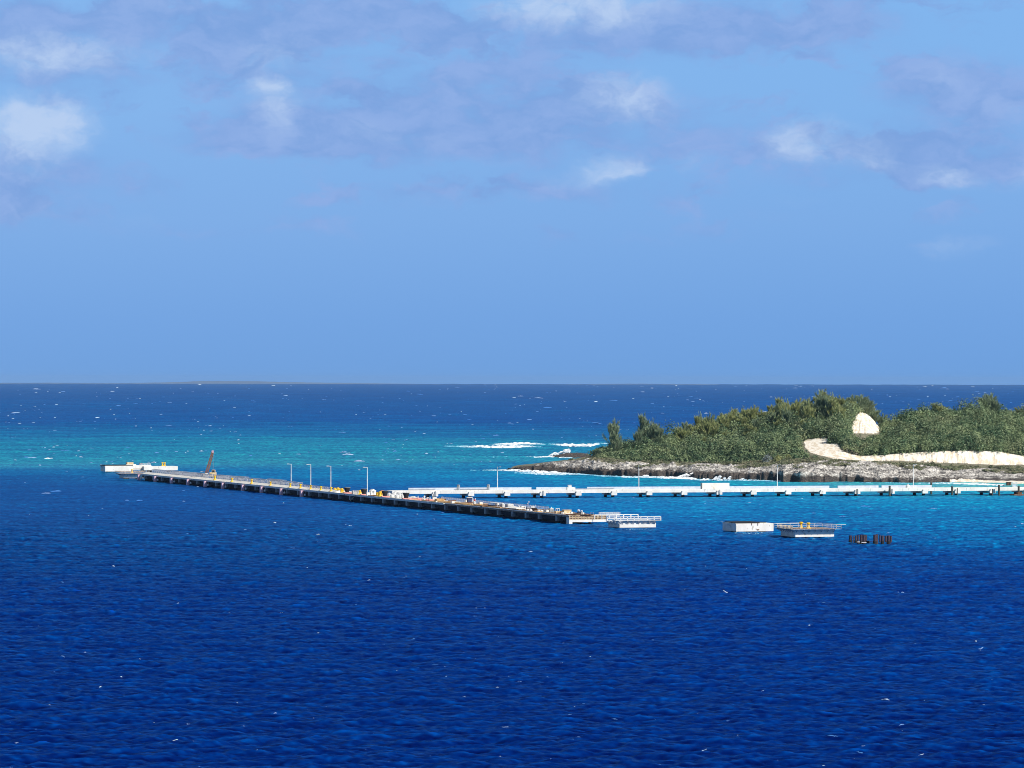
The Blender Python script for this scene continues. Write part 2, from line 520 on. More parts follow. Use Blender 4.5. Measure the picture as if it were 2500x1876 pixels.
class MB:
    """collects shapes; build() links them as ONE mesh object"""
    def __init__(self):
        self.v = []
        self.f = []
        self.m = Matrix.Identity(4)

    def add(self, vs, fs):
        n = len(self.v)
        self.v += [tuple(self.m @ Vector(p)) for p in vs]
        self.f += [tuple(n + i for i in q) for q in fs]
        return self

    def box(self, x0, x1, y0, y1, z0, z1):
        return self.add(*box_vf(x0, x1, y0, y1, z0, z1))

    def cbox(self, c, d, rz=0.0, rx=0.0):
        old = self.m
        self.m = old @ Matrix.Translation(c) @ Matrix.Rotation(rz, 4, 'Z') @ Matrix.Rotation(rx, 4, 'X')
        self.box(-d[0] / 2, d[0] / 2, -d[1] / 2, d[1] / 2, -d[2] / 2, d[2] / 2)
        self.m = old
        return self

    def bar(self, p, q, t, t2=None):
        p = Vector(p); q = Vector(q)
        d = q - p
        old = self.m
        self.m = old @ Matrix.Translation((p + q) / 2) @ d.to_track_quat('Y', 'Z').to_matrix().to_4x4()
        t2 = t2 or t
        self.box(-t / 2, t / 2, -d.length / 2, d.length / 2, -t2 / 2, t2 / 2)
        self.m = old
        return self

    def lathe(self, c, prof, n=14, axis='Z'):
        """prof: list of (radius, height)"""
        old = self.m
        self.m = old @ Matrix.Translation(c)
        if axis == 'X':
            self.m = self.m @ Matrix.Rotation(math.pi / 2, 4, 'Y')
        if axis == 'Y':
            self.m = self.m @ Matrix.Rotation(-math.pi / 2, 4, 'X')
        vs = []
        for r, z in prof:
            for k in range(n):
                a = 2 * math.pi * k / n
                vs.append((r * math.cos(a), r * math.sin(a), z))
        fs = []
        for i in range(len(prof) - 1):
            for k in range(n):
                k2 = (k + 1) % n
                fs.append((i * n + k, i * n + k2, (i + 1) * n + k2, (i + 1) * n + k))
        fs.append(tuple(range(n))[::-1])
        fs.append(tuple((len(prof) - 1) * n + k for k in range(n)))
        self.add(vs, fs)
        self.m = old
        return self

    def cyl(self, p, q, r0, r1=None, n=12):
        p = Vector(p); q = Vector(q)
        d = q - p
        old = self.m
        self.m = old @ Matrix.Translation(p) @ d.to_track_quat('Z', 'Y').to_matrix().to_4x4()
        self.lathe((0, 0, 0), [(r0, 0), (r1 if r1 is not None else r0, d.length)], n)
        self.m = old
        return self

    def build(self, name, m, parent=None, bevel=0.0):
        me = bpy.data.meshes.new(name)
        me.from_pydata(self.v, [], self.f)
        me.update()
        if isinstance(m, str):
            m = M[m]
        me.materials.append(m)
        o = bpy.data.objects.new(name, me)
        COL.objects.link(o)
        if parent is not None:
            o.parent = parent
        if bevel:
            b = o.modifiers.new('bevel', 'BEVEL')
            b.width = bevel
            b.segments = 2
            b.limit_method = 'ANGLE'
        return o


def empty(name, loc, rz=0.0, label=None, cat=None, group=None):
    o = bpy.data.objects.new(name, None)
    COL.objects.link(o)
    o.location = loc
    o.rotation_euler = (0, 0, rz)
    o.empty_display_size = 0.5
    return tag(o, label, cat, group)


def copy_tree(o, loc=None, rz=None, label=None, group=None, parent=None):
    c = o.copy()
    COL.objects.link(c)
    c.parent = parent
    if loc is not None: c.location = loc
    if rz is not None: c.rotation_euler = (0, 0, rz)
    if label: c['label'] = label
    if group: c['group'] = group
    for ch in KIDS.get(o.name, []):
        copy_tree(ch, parent=c)
    return c


KIDS = {}


def remember(root):
    """note the children of a finished thing so that it can be copied"""
    for o in COL.objects:
        if o.parent is not None and o not in KIDS.setdefault(o.parent.name, []):
            KIDS[o.parent.name].append(o)
    return root


ORD = ['first', 'second', 'third', 'fourth', 'fifth', 'sixth', 'seventh', 'eighth', 'ninth', 'tenth', 'eleventh', 'twelfth',
       'thirteenth', 'fourteenth', 'fifteenth', 'sixteenth', 'seventeenth', 'eighteenth', 'nineteenth', 'twentieth'] + \
      ['twenty-' + w for w in ('first', 'second', 'third', 'fourth', 'fifth', 'sixth', 'seventh', 'eighth', 'ninth')] + \
      ['thirtieth'] + ['thirty-' + w for w in ('first', 'second', 'third', 'fourth', 'fifth', 'sixth', 'seventh', 'eighth', 'ninth')]
_T = ['twenty', 'thirty', 'forty', 'fifty', 'sixty', 'seventy', 'eighty', 'ninety']
_U = ['first', 'second', 'third', 'fourth', 'fifth', 'sixth', 'seventh', 'eighth', 'ninth']
ORD = ORD[:19] + [w for t in _T for w in [t[:-1] + 'ieth'] + [t + '-' + u for u in _U]]

# ---------------------------------------------------------------- the long pier (points towards the viewer)
PA = math.radians(18.5)                    # its cross direction; the row of mooring platforms lies square to it
PC, PS = math.cos(PA), math.sin(PA)
PO = Vector((19.7, 1407.0, 0.0))           # near end, outer corner
PW, PZ = 13.6, 3.0                         # width, deck level


def t_of(px, w=0.0):
    """distance along the pier of the point seen at photo column px, w metres in from the outer edge"""
    k = (px - 1250) / F
    return (PO.x + w * PC - k * PO.y - k * w * PS) / (PS + k * PC)


def pp(px, w, z=PZ):
    t = t_of(px, w)
    return Vector((PO.x + w * PC - t * PS, PO.y + w * PS + t * PC, z))


rng = random.Random(7)
PL = t_of(341, 0)
pier = empty('pier', PO, PA, 'long unfinished concrete pier on piles running out from the shore trestle', 'pier')
T_UNF = t_of(1085, 0)                       # towards the near end the deck is still formwork and rebar
MB().box(0, PW, T_UNF, PL, PZ - 0.55, PZ).build('deck', 'deck', pier)
d_ = MB().box(0, PW, 0.35, T_UNF, PZ - 0.55, PZ - 0.03)
for k in range(46):                         # boards and bars lying on the unfinished part
    t = rng.uniform(3, T_UNF - 6); w = rng.uniform(0.8, PW - 1.2)
    d_.cbox((w, t, PZ + 0.06 + k * 0.001), (rng.uniform(0.3, 1.2), rng.uniform(2, 9), 0.2), rng.uniform(-.08, .08))
d_.build('unfinished_deck', 'form', pier)
MB().box(-0.06, 0.22, 0.35, T_UNF - 1, PZ - 0.0, PZ + 0.22).box(-0.06, 0.30, T_UNF + 1, PL - 2, PZ, PZ + 0.24).build('kerb', 'concrete', pier)
ap = MB().add([(0.35, T_UNF + 1, 3.003), (3.3, T_UNF + 1, 3.003), (3.3, T_UNF + 1, 3.95), (0.35, PL - 2, 3.003), (3.3, PL - 2, 3.003), (3.3, PL - 2, 3.95)],
              [(0, 1, 2), (3, 5, 4), (0, 2, 5, 3), (1, 4, 5, 2), (0, 3, 4, 1)])
ap.m = Matrix.Identity(4)
T_AP = t_of(812, 0)                         # beyond the stored goods an added apron is sloped to catch the sun
ap.v = [(x, (T_AP if abs(y - (T_UNF + 1)) < .01 else y), z) for x, y, z in ap.v]
ap.build('sunlit_apron', 'deck', pier)
g_ = MB()
for w in (1.6, 5.0, 8.6, 12.0):
    g_.box(w - 0.45, w + 0.45, 0.5, PL - 1, 1.15, PZ - 0.56)
g_.box(2.3, 2.5, 1.0, PL - 1.5, -1.0, 1.2)
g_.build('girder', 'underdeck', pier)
npx = [1358, 1315, 1283, 1250, 1215, 1184, 1150, 1118, 1086, 1054, 1022, 992, 963, 935, 907, 881, 854, 827, 802, 778, 754]
bent_t = [t_of(p, 0) for p in npx]
t = bent_t[-1]
while t < PL - 12:
    t += 17.5
    bent_t.append(t)
for i, t in enumerate(bent_t):
    c_ = MB().box(0.02, PW - 0.1, t - 0.85, t + 0.85, 0.75, 2.44)
    o = c_.build('pile_cap', 'concrete_grey', pier)
    for w in (1.0, 7.0, 12.4):
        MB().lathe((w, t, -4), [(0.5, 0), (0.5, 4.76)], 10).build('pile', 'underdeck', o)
e_ = MB().box(0.0, PW, 0.0, 0.34, 0.80, 1.62).box(0.0, 1.2, 0.0, 0.34, -1.5, 0.80).box(0.0, 0.34, 0.34, 3.0, -1.5, 2.4)
e_.build('end_beam', 'concrete', pier)
w_ = MB()
for z in (1.66, 2.28, 2.90):
    w_.box(-0.02, PW, 0.10, 0.20, z, z + 0.16)
for k in range(13):
    x = k * (PW - 0.12) / 12
    w_.box(x, x + 0.12, 0.02, 0.095, 1.62, 3.06)
w_.build('end_rail', 'cream', pier)
MB().box(0.1, PW - 0.1, 0.22, 0.33, 1.7, 2.96).build('end_form', 'form', pier)
# the low mesh fence along the shore side
fe = empty('mesh_fence', pp(1340, PW - 0.2), PA, 'low grey mesh fence along the shore edge of the unfinished pier deck', 'fence')
t0, t1 = t_of(1340, PW - .2), t_of(1078, PW - .2)
n = 44
f1, f2 = MB(), MB()
for k in range(n + 1):
    y = (t1 - t0) * k / n
    f1.box(-.05, .05, y - .05, y + .05, 0, 1.2)
    if k < n:
        y2 = (t1 - t0) * (k + 1) / n
        for q in range(5):
            f2.bar((0, y + (y2 - y) * q / 5, .1), (0, y + (y2 - y) * (q + .6) / 5, 1.15), .05)
f1.box(-.03, .03, 0, t1 - t0, 1.2, 1.27).box(-.03, .03, 0, t1 - t0, .55, .60)
f1.build('post', 'galv', fe)
f2.build('mesh_panel', 'galv', fe)

# fender panels hanging on the outer face
FEND = [341, 381, 421, 461, 503, 546, 595, 641, 689, 739]
f0 = None
for i, px in enumerate(FEND):
    t = t_of(px, -0.5)
    p = pp(px, -0.5, 0)
    lab = 'pale pink fender panel hanging on the pier face, %s from the far end' % ORD[i]
    if f0 is None:
        f0 = empty('fender_panel', p, PA, lab, 'fender', 'pink fender panels along the pier')
        MB().box(-0.85, 0.25, -0.5, -0.1, 0.05, 2.75).box(-0.85, -.45, -.095, 1.6, 0.05, 2.75).build('panel', 'lilac', f0, 0.04)
        MB().lathe((0.0, 0.7, 1.4), [(0.55, 0), (0.35, 0.25), (0.55, 0.5)], 12, 'X').build('rubber_cone', 'black', f0)
        MB().lathe((-0.1, -4.2, 0.55), [(0.05, 0), (0.42, 0.15), (0.5, 0.5), (0.3, 0.9), (0.05, 1.0)], 12).build('float', 'white', f0)
        MB().bar((-0.1, -4.2, 1.5), (0.3, -3.9, 2.4), 0.07).build('hanger', 'galv', f0)
        remember(f0)
    else:
        copy_tree(f0, p, PA, lab)

# lamp posts
def lamp(name_label, p, rz, h, first=[None]):
    if first[0] is None:
        o = empty('lamp_post', p, rz, name_label, 'lamp post')
        MB().lathe((0, 0, 0), [(0.32, 0), (0.32, 0.5), (0.17, 0.55), (0.17, h / 2), (0.12, h)], 10).build('post', 'white', o)
        MB().bar((0, 0, h - 0.15), (-1.3, 0, h - 0.02), 0.13).build('arm', 'white', o)
        MB().cbox((-1.35, 0, h - 0.05), (0.95, 0.42, 0.2)).build('lamp_head', 'white', o, 0.04)
        first[0] = remember(o)
        return o
    o = copy_tree(first[0], p, rz, name_label)
    o.scale = (1, 1, h / 9.6)
    return o


LP = ['tall white lamp post beside the end of the stacked gangways on the pier',
      'tall white lamp post on the pier between two yellow bollards, second from the far end',
      'tall white lamp post on the pier just before the yellow stored fittings',
      'tall white lamp post on the pier beside the little white shed']
for (px, yt, w), lab in zip([(711, 1133, 8.5), (759, 1136, 8.5), (808, 1140, 8.0), (897, 1143, 9.5)], LP):
    p = pp(px, w)
    h = (H - (lvl(px, yt) - Y0) * p.y / F) - PZ
    o = lamp(lab, p, PA * 0.3, h)
    o['group'] = 'lamp posts on the pier'

# yellow bollards
b0 = empty('bollard', pp(327, 3), PA, '', 'bollard', 'yellow mooring bollards on the pier')
MB().box(-.55, .55, -.55, .55, 0, .22).build('base_plate', 'yellow', b0)
MB().lathe((0, 0, .22), [(.42, 0), (.30, .3), (.27, .85)], 12).build('shaft', 'yellow', b0)
MB().lathe((0, 0, 1.07), [(.30, 0), (.48, .1), (.50, .34), (.30, .46)], 12).build('cap', 'yellow', b0)
remember(b0)
BOL = [(525, 1.6, 1.35), (567, 1.6, 1.15), (615, 1.6, 1.25), (661, 1.6, 1.15), (709, 1.8, 1.15), (734, 1.8, 1.2), (759, 1.8, 1.15), (784, 1.8, 1.1), (809, 1.8, 1.15)]
for i, (px, w, s) in enumerate(BOL):
    lab = 'yellow mooring bollard on the pier edge, %s from the crane' % ORD[i]
    if i == 0:
        o = b0
        o.location = pp(px, w, 3.38); o['label'] = lab
    else:
        o = copy_tree(b0, pp(px, w, 3.38), PA, lab)
    o.scale = (s, s, s)

# stored yellow fittings (heavier: two drums on a frame)
y0_ = empty('mooring_hook', (0, 0, 0), PA, '', 'mooring hook', 'yellow mooring hooks stored on the pier')
MB().box(-.9, .9, -.7, .7, 0, .35).build('frame', 'yellow', y0_, .04)
MB().lathe((-.35, 0, .35), [(.5, 0), (.32, .3), (.32, .8), (.52, 1.0), (.5, 1.45)], 12).build('drum', 'yellow', y0_)
MB().lathe((.5, .1, .35), [(.4, 0), (.25, .3), (.25, .6), (.42, .8), (.3, 1.1)], 12).build('drum', 'yellow', y0_)
MB().cbox((.1, -.6, .9), (1.2, .3, .5), .3).build('hook_arm', 'yellow', y0_, .03)
remember(y0_)
HK = [(819, 4.5, .95, 'beside the lamp post foot'), (827, 3.4, 1.15, 'in front of its row, largest'), (836, 4.6, 1.0, 'next to the black cone'),
      (879, 3.6, .95, 'behind the second black cone'), (921, 4.8, .85, 'behind the white shed end'), (927, 3.3, 1.15, 'just before the third black cone')]
for i, (px, w, s, wh) in enumerate(HK):
    lab = 'yellow double-drum mooring hook stored on the pier ' + wh
    if i == 0:
        o = y0_; o.location = pp(px, w); o['label'] = lab
    else:
        o = copy_tree(y0_, pp(px, w), PA + .4 * i, lab)
    o.scale = (s, s, s)

# black rubber cones on faded red bases
c0 = empty('rubber_fender', (0, 0, 0), PA, '', 'fender', 'black rubber cones on the pier')
MB().box(-1.5, 1.7, -1.2, 1.2, 0, .55).box(-1.9, -1.4, -1.6, .8, .0, .28).build('base', 'pink', c0, .05)
MB().lathe((0, 0, .55), [(1.0, 0), (.80, .12), (.86, .5), (1.30, 1.75), (1.36, 1.95)], 20).build('cone', 'black', c0)
MB().lathe((0, 0, 2.5), [(1.38, 0), (1.38, .1)], 20).build('lid', 'concrete_grey', c0)
remember(c0)
CN = [(848, 2.0), (889, 2.0), (940, 2.0), (992, 2.0)]
CW = ['right of the yellow hooks', 'right of the lamp post foot', 'right of the brown block', 'at the start of the pink debris']
for i, (px, w) in enumerate(CN):
    lab = 'black rubber cone on a faded red base ' + CW[i]
    if i == 0:
        o = c0; o.location = pp(px, w); o['label'] = lab
    else:
        o = copy_tree(c0, pp(px, w), PA, lab)

# gangway trusses stacked along the far half
def truss(px0, px1, w, z, h, label, wd=1.7):
    t0, t1 = t_of(px1, w), t_of(px0, w)
    ln = t1 - t0 - 1.0
    o = empty('gangway', pp(px1, w, z), PA, label, 'gangway', 'galvanised gangway trusses laid along the pier')
    f = MB()
    for x in (0, wd):
        for zz in (0.1, h):
            f.bar((x, 0, zz), (x, ln, zz), .16)
        n = max(3, int(ln / 2.0))
        for k in range(n + 1):
            y = ln * k / n
            f.bar((x, y, .1), (x, y, h), .12)
            if k < n:
                a, b = (.1, h) if k % 2 else (h, .1)
                f.bar((x, y, a), (x, ln * (k + 1) / n, b), .10)
    n = max(3, int(ln / 4.0))
    for k in range(n + 1):
        y = ln * k / n
        f.bar((0, y, h), (wd, y, h), .12)
    f.build('truss_frame', 'galv', o)
    MB().box(.05, wd - .05, 0.1, ln - .1, .02, .09).build('floor', 'galv', o)
    return o


TR = [(370, 401, 4.6), (403, 438, 4.6), (441, 479, 4.6), (482, 518, 4.6), (521, 558, 4.6), (560, 599, 4.6), (602, 650, 5.0), (653, 729, 5.5)]
for i, (a, b, w) in enumerate(TR):
    truss(a, b, w, PZ + .5, 1.9, 'galvanised truss gangway lying on the pier, %s of the outer row from the far end' % ORD[i])
for i, (a, b, w, h) in enumerate([(412, 455, 10.6, 1.9), (458, 498, 10.6, 1.9), (530, 570, 10.6, 1.9), (572, 599, 10.6, 2.1), (652, 690, 10.4, 2.2)]):
    truss(a, b, w, PZ + .12, h, 'galvanised truss gangway on the pier, %s of the inner row from the far end' % ORD[i])
truss(735, 800, 10.5, PZ + .08, 1.0, 'low galvanised walkway section on the pier behind the nearer lamp posts', 1.2)


# crane
CR = pp(509, 9.0)
cr = empty('crane', CR, 0.0, 'brown lattice boom crane with a cream cab standing among the gangways', 'crane')
for x in (-1.9, 1.5):
    MB().box(x - .5, x + .5, -2.6, 2.6, 0.05, 1.0).build('track', 'black', cr, .3)
MB().box(-2.1, 2.3, -2.2, 2.4, 1.02, 2.2).build('deck_house', 'cream', cr, .1)
cb = MB().box(1.7, 3.3, -1.9, .2, 2.2, 4.2).build('cab', 'cream', cr, .12)
MB().box(1.9, 3.1, -1.93, -1.905, 3.0, 4.0).build('window', 'glass', cb)
MB().box(.4, 3.6, 1.6, 3.4, 1.2, 3.0).build('counterweight', 'cream', cr, .1)
MB().box(-1.3, .1, -2.4, -2.22, 1.1, 2.7).lathe((-.5, -2.5, 1.8), [(.8, 0), (.8, .25)], 16, 'Y').build('winch', 'white', cr)
P0b, P1b = Vector((-1.0, -1.4, 1.6)), Vector((2.1, -2.0, 12.3))
bm = MB()
ax = (P1b - P0b).normalized()
side = Vector((0, 1, 0))
xs = ax.cross(side).normalized()
cor = []
NB = 11
for k in range(NB + 1):
    f = k / NB
    c = P0b.lerp(P1b, f)
    r = (0.35 + 0.27 * min(1, f / .14)) if f < .14 else 0.62 - .18 * (f - .14) / .86
    cor.append([c + xs * (r * a) + side * (r * b) for a, b in ((-1, -1), (1, -1), (1, 1), (-1, 1))])
for k in range(NB):
    for j in range(4):
        bm.bar(cor[k][j], cor[k + 1][j], .20)
        bm.bar(cor[k][j], cor[k + 1][(j + 1) % 4], .17)
        bm.bar(cor[k][(j + 1) % 4], cor[k + 1][j], .15)
        bm.bar(cor[k][j], cor[k][(j + 1) % 4], .15)
bm.build('boom', 'boom', cr)
MB().cbox(P1b + Vector((.05, 0, .4)), (.9, .8, .9), 0, .2).build('boom_tip', 'lilac', cr)
MB().bar(P1b + Vector((.3, 0, .3)), (2.3, -1.8, 5.2), .07).bar(P1b, (2.4, 2.4, 3.0), .06).build('cable', 'galv', cr)
MB().box(-3.6, -1.0, -.8, .8, 3.1, 3.35).bar((-1.6, 0, 2.2), (-1.6, 0, 3.1), .2).build('gantry', 'white', cr)

# other goods on the deck
def thing_box(name, px, w, size, m, label, cat, parts=(), rz=0.0, bev=.05, group=None, z=PZ):
    o = empty(name, pp(px, w, z), PA + rz, label, cat, group)
    MB().box(-size[0] / 2, size[0] / 2, -size[1] / 2, size[1] / 2, 0, size[2]).build('body', m, o, bev)
    for pn, pm, c, d in parts:
        MB().cbox(c, d).build(pn, pm, o)
    return o


# the little white gabled shed
sh = empty('shed', pp(910, 8.6), PA, 'small white gabled shed beside the lamp post on the pier', 'shed')
MB().box(-1.1, 1.1, -1.3, 1.3, 0, 1.55).build('wall', 'white', sh)
MB().add([(-1.25, -1.45, 1.5), (1.25, -1.45, 1.5), (0, -1.45, 2.25), (-1.25, 1.45, 1.5), (1.25, 1.45, 1.5), (0, 1.45, 2.25)],
         [(0, 1, 2), (3, 5, 4), (0, 3, 4, 1), (1, 4, 5, 2), (0, 2, 5, 3)]).build('roof', 'white', sh)
MB().box(-.45, .35, -1.34, -1.31, .02, 1.35).build('door', 'concrete_grey', sh)
thing_box('box', 899, 2.2, (1.3, 1.3, 1.25), 'white', 'small white box near the pier edge below the lamp post, left of its pair', 'box',
          [('lid', 'white', (0, 0, 1.3), (1.4, 1.4, .1))])
thing_box('box', 908, 2.4, (1.1, 1.2, 1.15), 'white', 'small white box near the pier edge below the shed, right of its pair', 'box',
          [('lid', 'white', (0, 0, 1.2), (1.2, 1.3, .1))])
br = thing_box('crate_stack', 933.5, 9.6, (1.25, 1.2, .85), 'brick', 'brown stacked pair of crates standing above the third black cone', 'crates')
MB().box(-.6, .6, -.55, .55, .88, 1.95).build('upper_crate', 'brick', br, .04)
MB().box(-.64, .64, -.62, -.56, .80, .9).build('lath', 'timber', br)
ps = empty('pallet_stack', pp(868, 4.4), PA, 'grey stack of pallets between the first two black cones', 'pallets')
for k in range(7):
    MB().box(-1.3, 1.3, -1.1, 1.1, .02 + k * .2, .10 + k * .2).box(-1.2, -1.0, -1.05, 1.05, .10 + k * .2, .215 + k * .2).box(1.0, 1.2, -1.05, 1.05, .10 + k * .2, .215 + k * .2).build('pallet', 'bag', ps)
thing_box('barrel_rack', 862.5, 7.0, (.8, .9, .9), 'black', 'small dark block behind the pallets on the pier', 'block',
          [('lid', 'galv', (0, 0, .95), (.9, 1.0, .1))])
for i, (px, w, s, hh) in enumerate([(951, 5.2, 1.6, 1.5), (957, 3.6, 1.5, 1.3), (963, 5.4, 1.9, 1.7), (970, 3.8, 1.6, 1.35), (977, 5.2, 1.9, 1.7), (984, 6.2, 1.8, 1.6), (965, 7.6, 2.0, 1.9), (975, 8.2, 2.2, 1.9), (986, 8.8, 2.3, 1.9)]):
    o = empty('bulk_bag', pp(px, w), PA + .3 * math.sin(i * 2.1),
              'white bulk bag on the pier, %s from the third black cone' % ORD[i], 'bulk bag', 'white bulk bags heaped on the pier')
    bb = MB().lathe((0, 0, 0), [(s * .38, 0), (s * .52, hh * .12), (s * .56, hh * .5), (s * .50, hh * .86), (s * .22, hh * .97), (s * .12, hh * 1.06)], 9)
    bb.build('sack', 'bag', o)
    MB().bar((-s * .3, 0, hh * .9), (0, 0, hh * 1.22), .07).bar((s * .3, 0, hh * .9), (0, 0, hh * 1.22), .07).build('strap', 'galv', o)

# pinkish debris: fender panels lying flat, laths
for i, (px, w, a) in enumerate([(1003, 3.2, .3), (1013, 2.4, -.4), (1021, 4.4, .6), (1031, 2.9, .1), (1042, 4.8, -.3), (1050, 2.7, .5)]):
    o = empty('steel_cradle', pp(px, w), PA + a, 'faded pink steel frame lying on the pier, %s from the last black cone' % ORD[i], 'steel frame', 'pink steel frames on the pier')
    hz_ = .25 + .15 * (i % 3)
    MB().box(-1.2, 1.2, -.9, -.65, .05, hz_ + .3).box(-1.2, 1.2, .65, .9, .05, hz_ + .3).box(-1.2, -.95, -.64, .64, .1, hz_).box(.95, 1.2, -.64, .64, .1, hz_).build('frame', 'pink', o)
    MB().bar((-1.0, -.5, hz_ + .2), (.9, .6, hz_ + .8), .16).bar((0, 0, hz_), (.2, .1, hz_ + 1.0), .3).build('brace', 'bag', o)
wb = thing_box('standpipe', 1036.5, 3.4, (.8, .8, .5), 'bag', 'short pale standpipe with a rounded cap among the pink frames', 'standpipe')
MB().lathe((0, 0, .5), [(.28, 0), (.28, .9), (.4, 1.0), (.34, 1.3), (.1, 1.5)], 12).build('pipe', 'bag', wb)
thing_box('box', 1061, 6.0, (1.5, 1.2, 1.4), 'white', 'white box with a dark post beside the tan timber stack', 'box',
          [('post', 'concrete_grey', (.0, .9, 1.3), (.45, .45, 2.6)), ('lid', 'white', (0, 0, 1.45), (1.6, 1.3, .1))])
ts = empty('timber_stack', pp(1073, 5.2), PA, 'tan stack of timber on the pier right of the white box', 'timber stack')
for k in range(5):
    MB().box(-1.6 + .1 * (k % 2), 1.5 + .1 * (k % 3), -1.6, 1.6, .03 + k * .24, .22 + k * .24).build('timber_layer', 'timber', ts)
MB().bar((1.2, 1.5, 1.1), (1.5, 1.0, 1.9), .12).bar((-.8, 1.4, 1.1), (.8, 1.5, 1.5), .1).build('loose_lath', 'timber', ts)
# long timbers
for i, (pa, pb, w, ww) in enumerate([(1030, 1100, 2.2, .8), (1050, 1140, 3.6, .9), (1078, 1150, 5.4, .9), (1090, 1152, 2.4, .7), (1118, 1165, 4.2, .8), (1160, 1196, 3.2, .8), (1166, 1205, 6.0, .7), (1178, 1222, 2.3, .6)]):
    a = pp(pb, w)
    ln = t_of(pa, w) - t_of(pb, w)
    o = empty('long_timber', a, PA, 'long pale timber lying along the pier deck, %s of eight from the tan stack' % ORD[i], 'timber', 'long timbers on the pier deck')
    MB().box(0, ww, 0, ln, .12, .42).build('plank', 'timber', o)
    x_ = MB()
    for q in range(int(ln / 4) + 1):
        x_.box(-.2, ww + .2, 1 + q * 4 - .1, 1 + q * 4 + .1 if 1 + q * 4 + .1 < ln else ln - .01, .0, .118)
    x_.build('bearer', 'form', o)

bs = thing_box('site_cabin', 1146, 9.6, (1.5, 1.5, 2.1), 'blue', 'narrow dark blue site cabin with a white tilted roof on the pier', 'cabin')
MB().cbox((.1, 0, 2.25), (2.1, 1.9, .12), 0, .08).build('roof', 'white', bs)
MB().bar((.95, -.9, 0), (.95, -.9, 2.2), .12).bar((1.3, -.9, 0), (1.3, -.9, 2.0), .1).bar((.95, -.9, 1.0), (1.3, -.9, 1.0), .08).build('ladder', 'white', bs)
st = thing_box('pump', 1159, 7.6, (.95, .95, 1.0), 'bag', 'pale pedestal pump with a red and white top right of the blue cabin', 'pump')
MB().lathe((0, 0, 1.0), [(.3, 0), (.3, .3)], 10).build('neck', 'white', st)
MB().lathe((0, 0, 1.32), [(.22, 0), (.42, .2), (.36, .6)], 10).build('head', 'red', st)
MB().lathe((.3, .1, 1.3), [(.16, 0), (.16, 1.0), (.08, 1.1)], 8).build('pipe', 'white', st)
thing_box('crate', 1173, 3.6, (.9, .9, .8), 'timber', 'small tan crate on the pier edge below the blue cabin', 'crate', [('lid', 'timber', (0, 0, .84), (1.0, 1.0, .07))])
sc = empty('scaffold', pp(1212, 5.0), PA, 'long low scaffold frame covered by a pale sheet, left of the white tanks', 'scaffold')
s_ = MB()
for x in (-1.2, 1.2):
    for y in (-5, -2.5, 0, 2.5, 5):
        s_.bar((x, y, 0), (x, y, 1.5), .12)
    s_.bar((x, -5, 1.5), (x, 5, 1.5), .12).bar((x, -5, .7), (x, 5, .7), .09)
s_.build('poles', 'galv', sc)
MB().box(-1.35, 1.35, -4.9, 5.1, 1.57, 1.66).build('sheet', 'bag', sc)
thing_box('tank', 1228, 5.8, (1.15, 2.2, 1.5), 'bag', 'smaller pale water tank at the end of the scaffold', 'tank', [('lid', 'white', (0, 0, 1.55), (.5, .5, .12))], bev=.2)
thing_box('tank', 1244, 6.2, (2.4, 3.2, 1.55), 'bag', 'larger pale water tank on the pier right of the scaffold', 'tank', [('lid', 'white', (0, 0, 1.6), (.6, .6, .12)), ('band', 'galv', (0, 0, .8), (2.46, 3.26, .12))], bev=.25)
sl = empty('slab_panel', pp(1252, 2.5), PA, 'pale sloping slab panel on props at the pier edge below the tanks', 'slab')
MB().add([(-1.6, -9, .5), (1.6, -9, .5), (1.6, 4, 1.0), (-1.6, 4, .45), (-1.6, -9, .7), (1.6, -9, .7), (1.6, 4, 1.2), (-1.6, 4, .65)],
         [(3, 2, 1, 0), (4, 5, 6, 7), (0, 1, 5, 4), (1, 2, 6, 5), (2, 3, 7, 6), (3, 0, 4, 7)]).build('panel', 'concrete', sl)
MB().box(-1.2, -1.0, -8, -7.8, 0, .5).box(1.0, 1.2, -8, -7.8, 0, .5).box(-1.2, -1.0, 2, 2.2, 0, .45).box(1.0, 1.2, 2, 2.2, 0, .8).build('prop', 'galv', sl)
q0 = empty('post', (0, 0, 0), PA, '', 'post', 'short white posts on the pier')
q0.name = 'short_post'
MB().lathe((0, 0, 0), [(.26, 0), (.2, .2), (.2, 1.25)], 10).build('shaft', 'white', q0)
MB().cbox((-.1, 0, 1.32), (.85, .4, .16)).build('cap', 'white', q0)
remember(q0)
for i, (px, w) in enumerate([(1268, 5.0), (1274, 5.0), (1282.5, 4.6)]):
    lab = 'short white post with a flat cap right of the tanks, ' + ['nearest to the tanks', 'middle of three', 'farthest from the tanks'][i]
    if i == 0:
        o = q0; o.location = pp(px, w); o['label'] = lab
    else:
        o = copy_tree(q0, pp(px, w), PA, lab)
lt = empty('light_tower', pp(1290, 10.5), PA, 'thin light tower with two small pale blue lamps on the pier', 'light tower')
MB().box(-.6, .6, -.5, .5, .1, .8).build('trailer', 'galv', lt, .05)
MB().bar((0, 0, .8), (0, 0, 2.6), .1).build('mast', 'galv', lt)
for dx, dz in ((-.25, 1.9), (.2, 2.5)):
    MB().cbox((dx, -.1, dz), (.45, .3, .4), 0, .3).build('lamp_head', 'parapet', lt)
cp = empty('compressor', pp(1304, 8.0), PA, 'dark machine with curved hoops right of the light tower', 'machine')
MB().box(-.7, .9, -.9, .9, .15, .8).build('body', 'black', cp, .1)
for dx in (-.4, .5):
    h_ = MB()
    for k in range(8):
        a0, a1 = math.pi * k / 8, math.pi * (k + 1) / 8
        h_.bar((dx, -.6 * math.cos(a0), .8 + 1.1 * math.sin(a0)), (dx, -.6 * math.cos(a1), .8 + 1.1 * math.sin(a1)), .09)
    h_.build('hoop', 'parapet', cp)
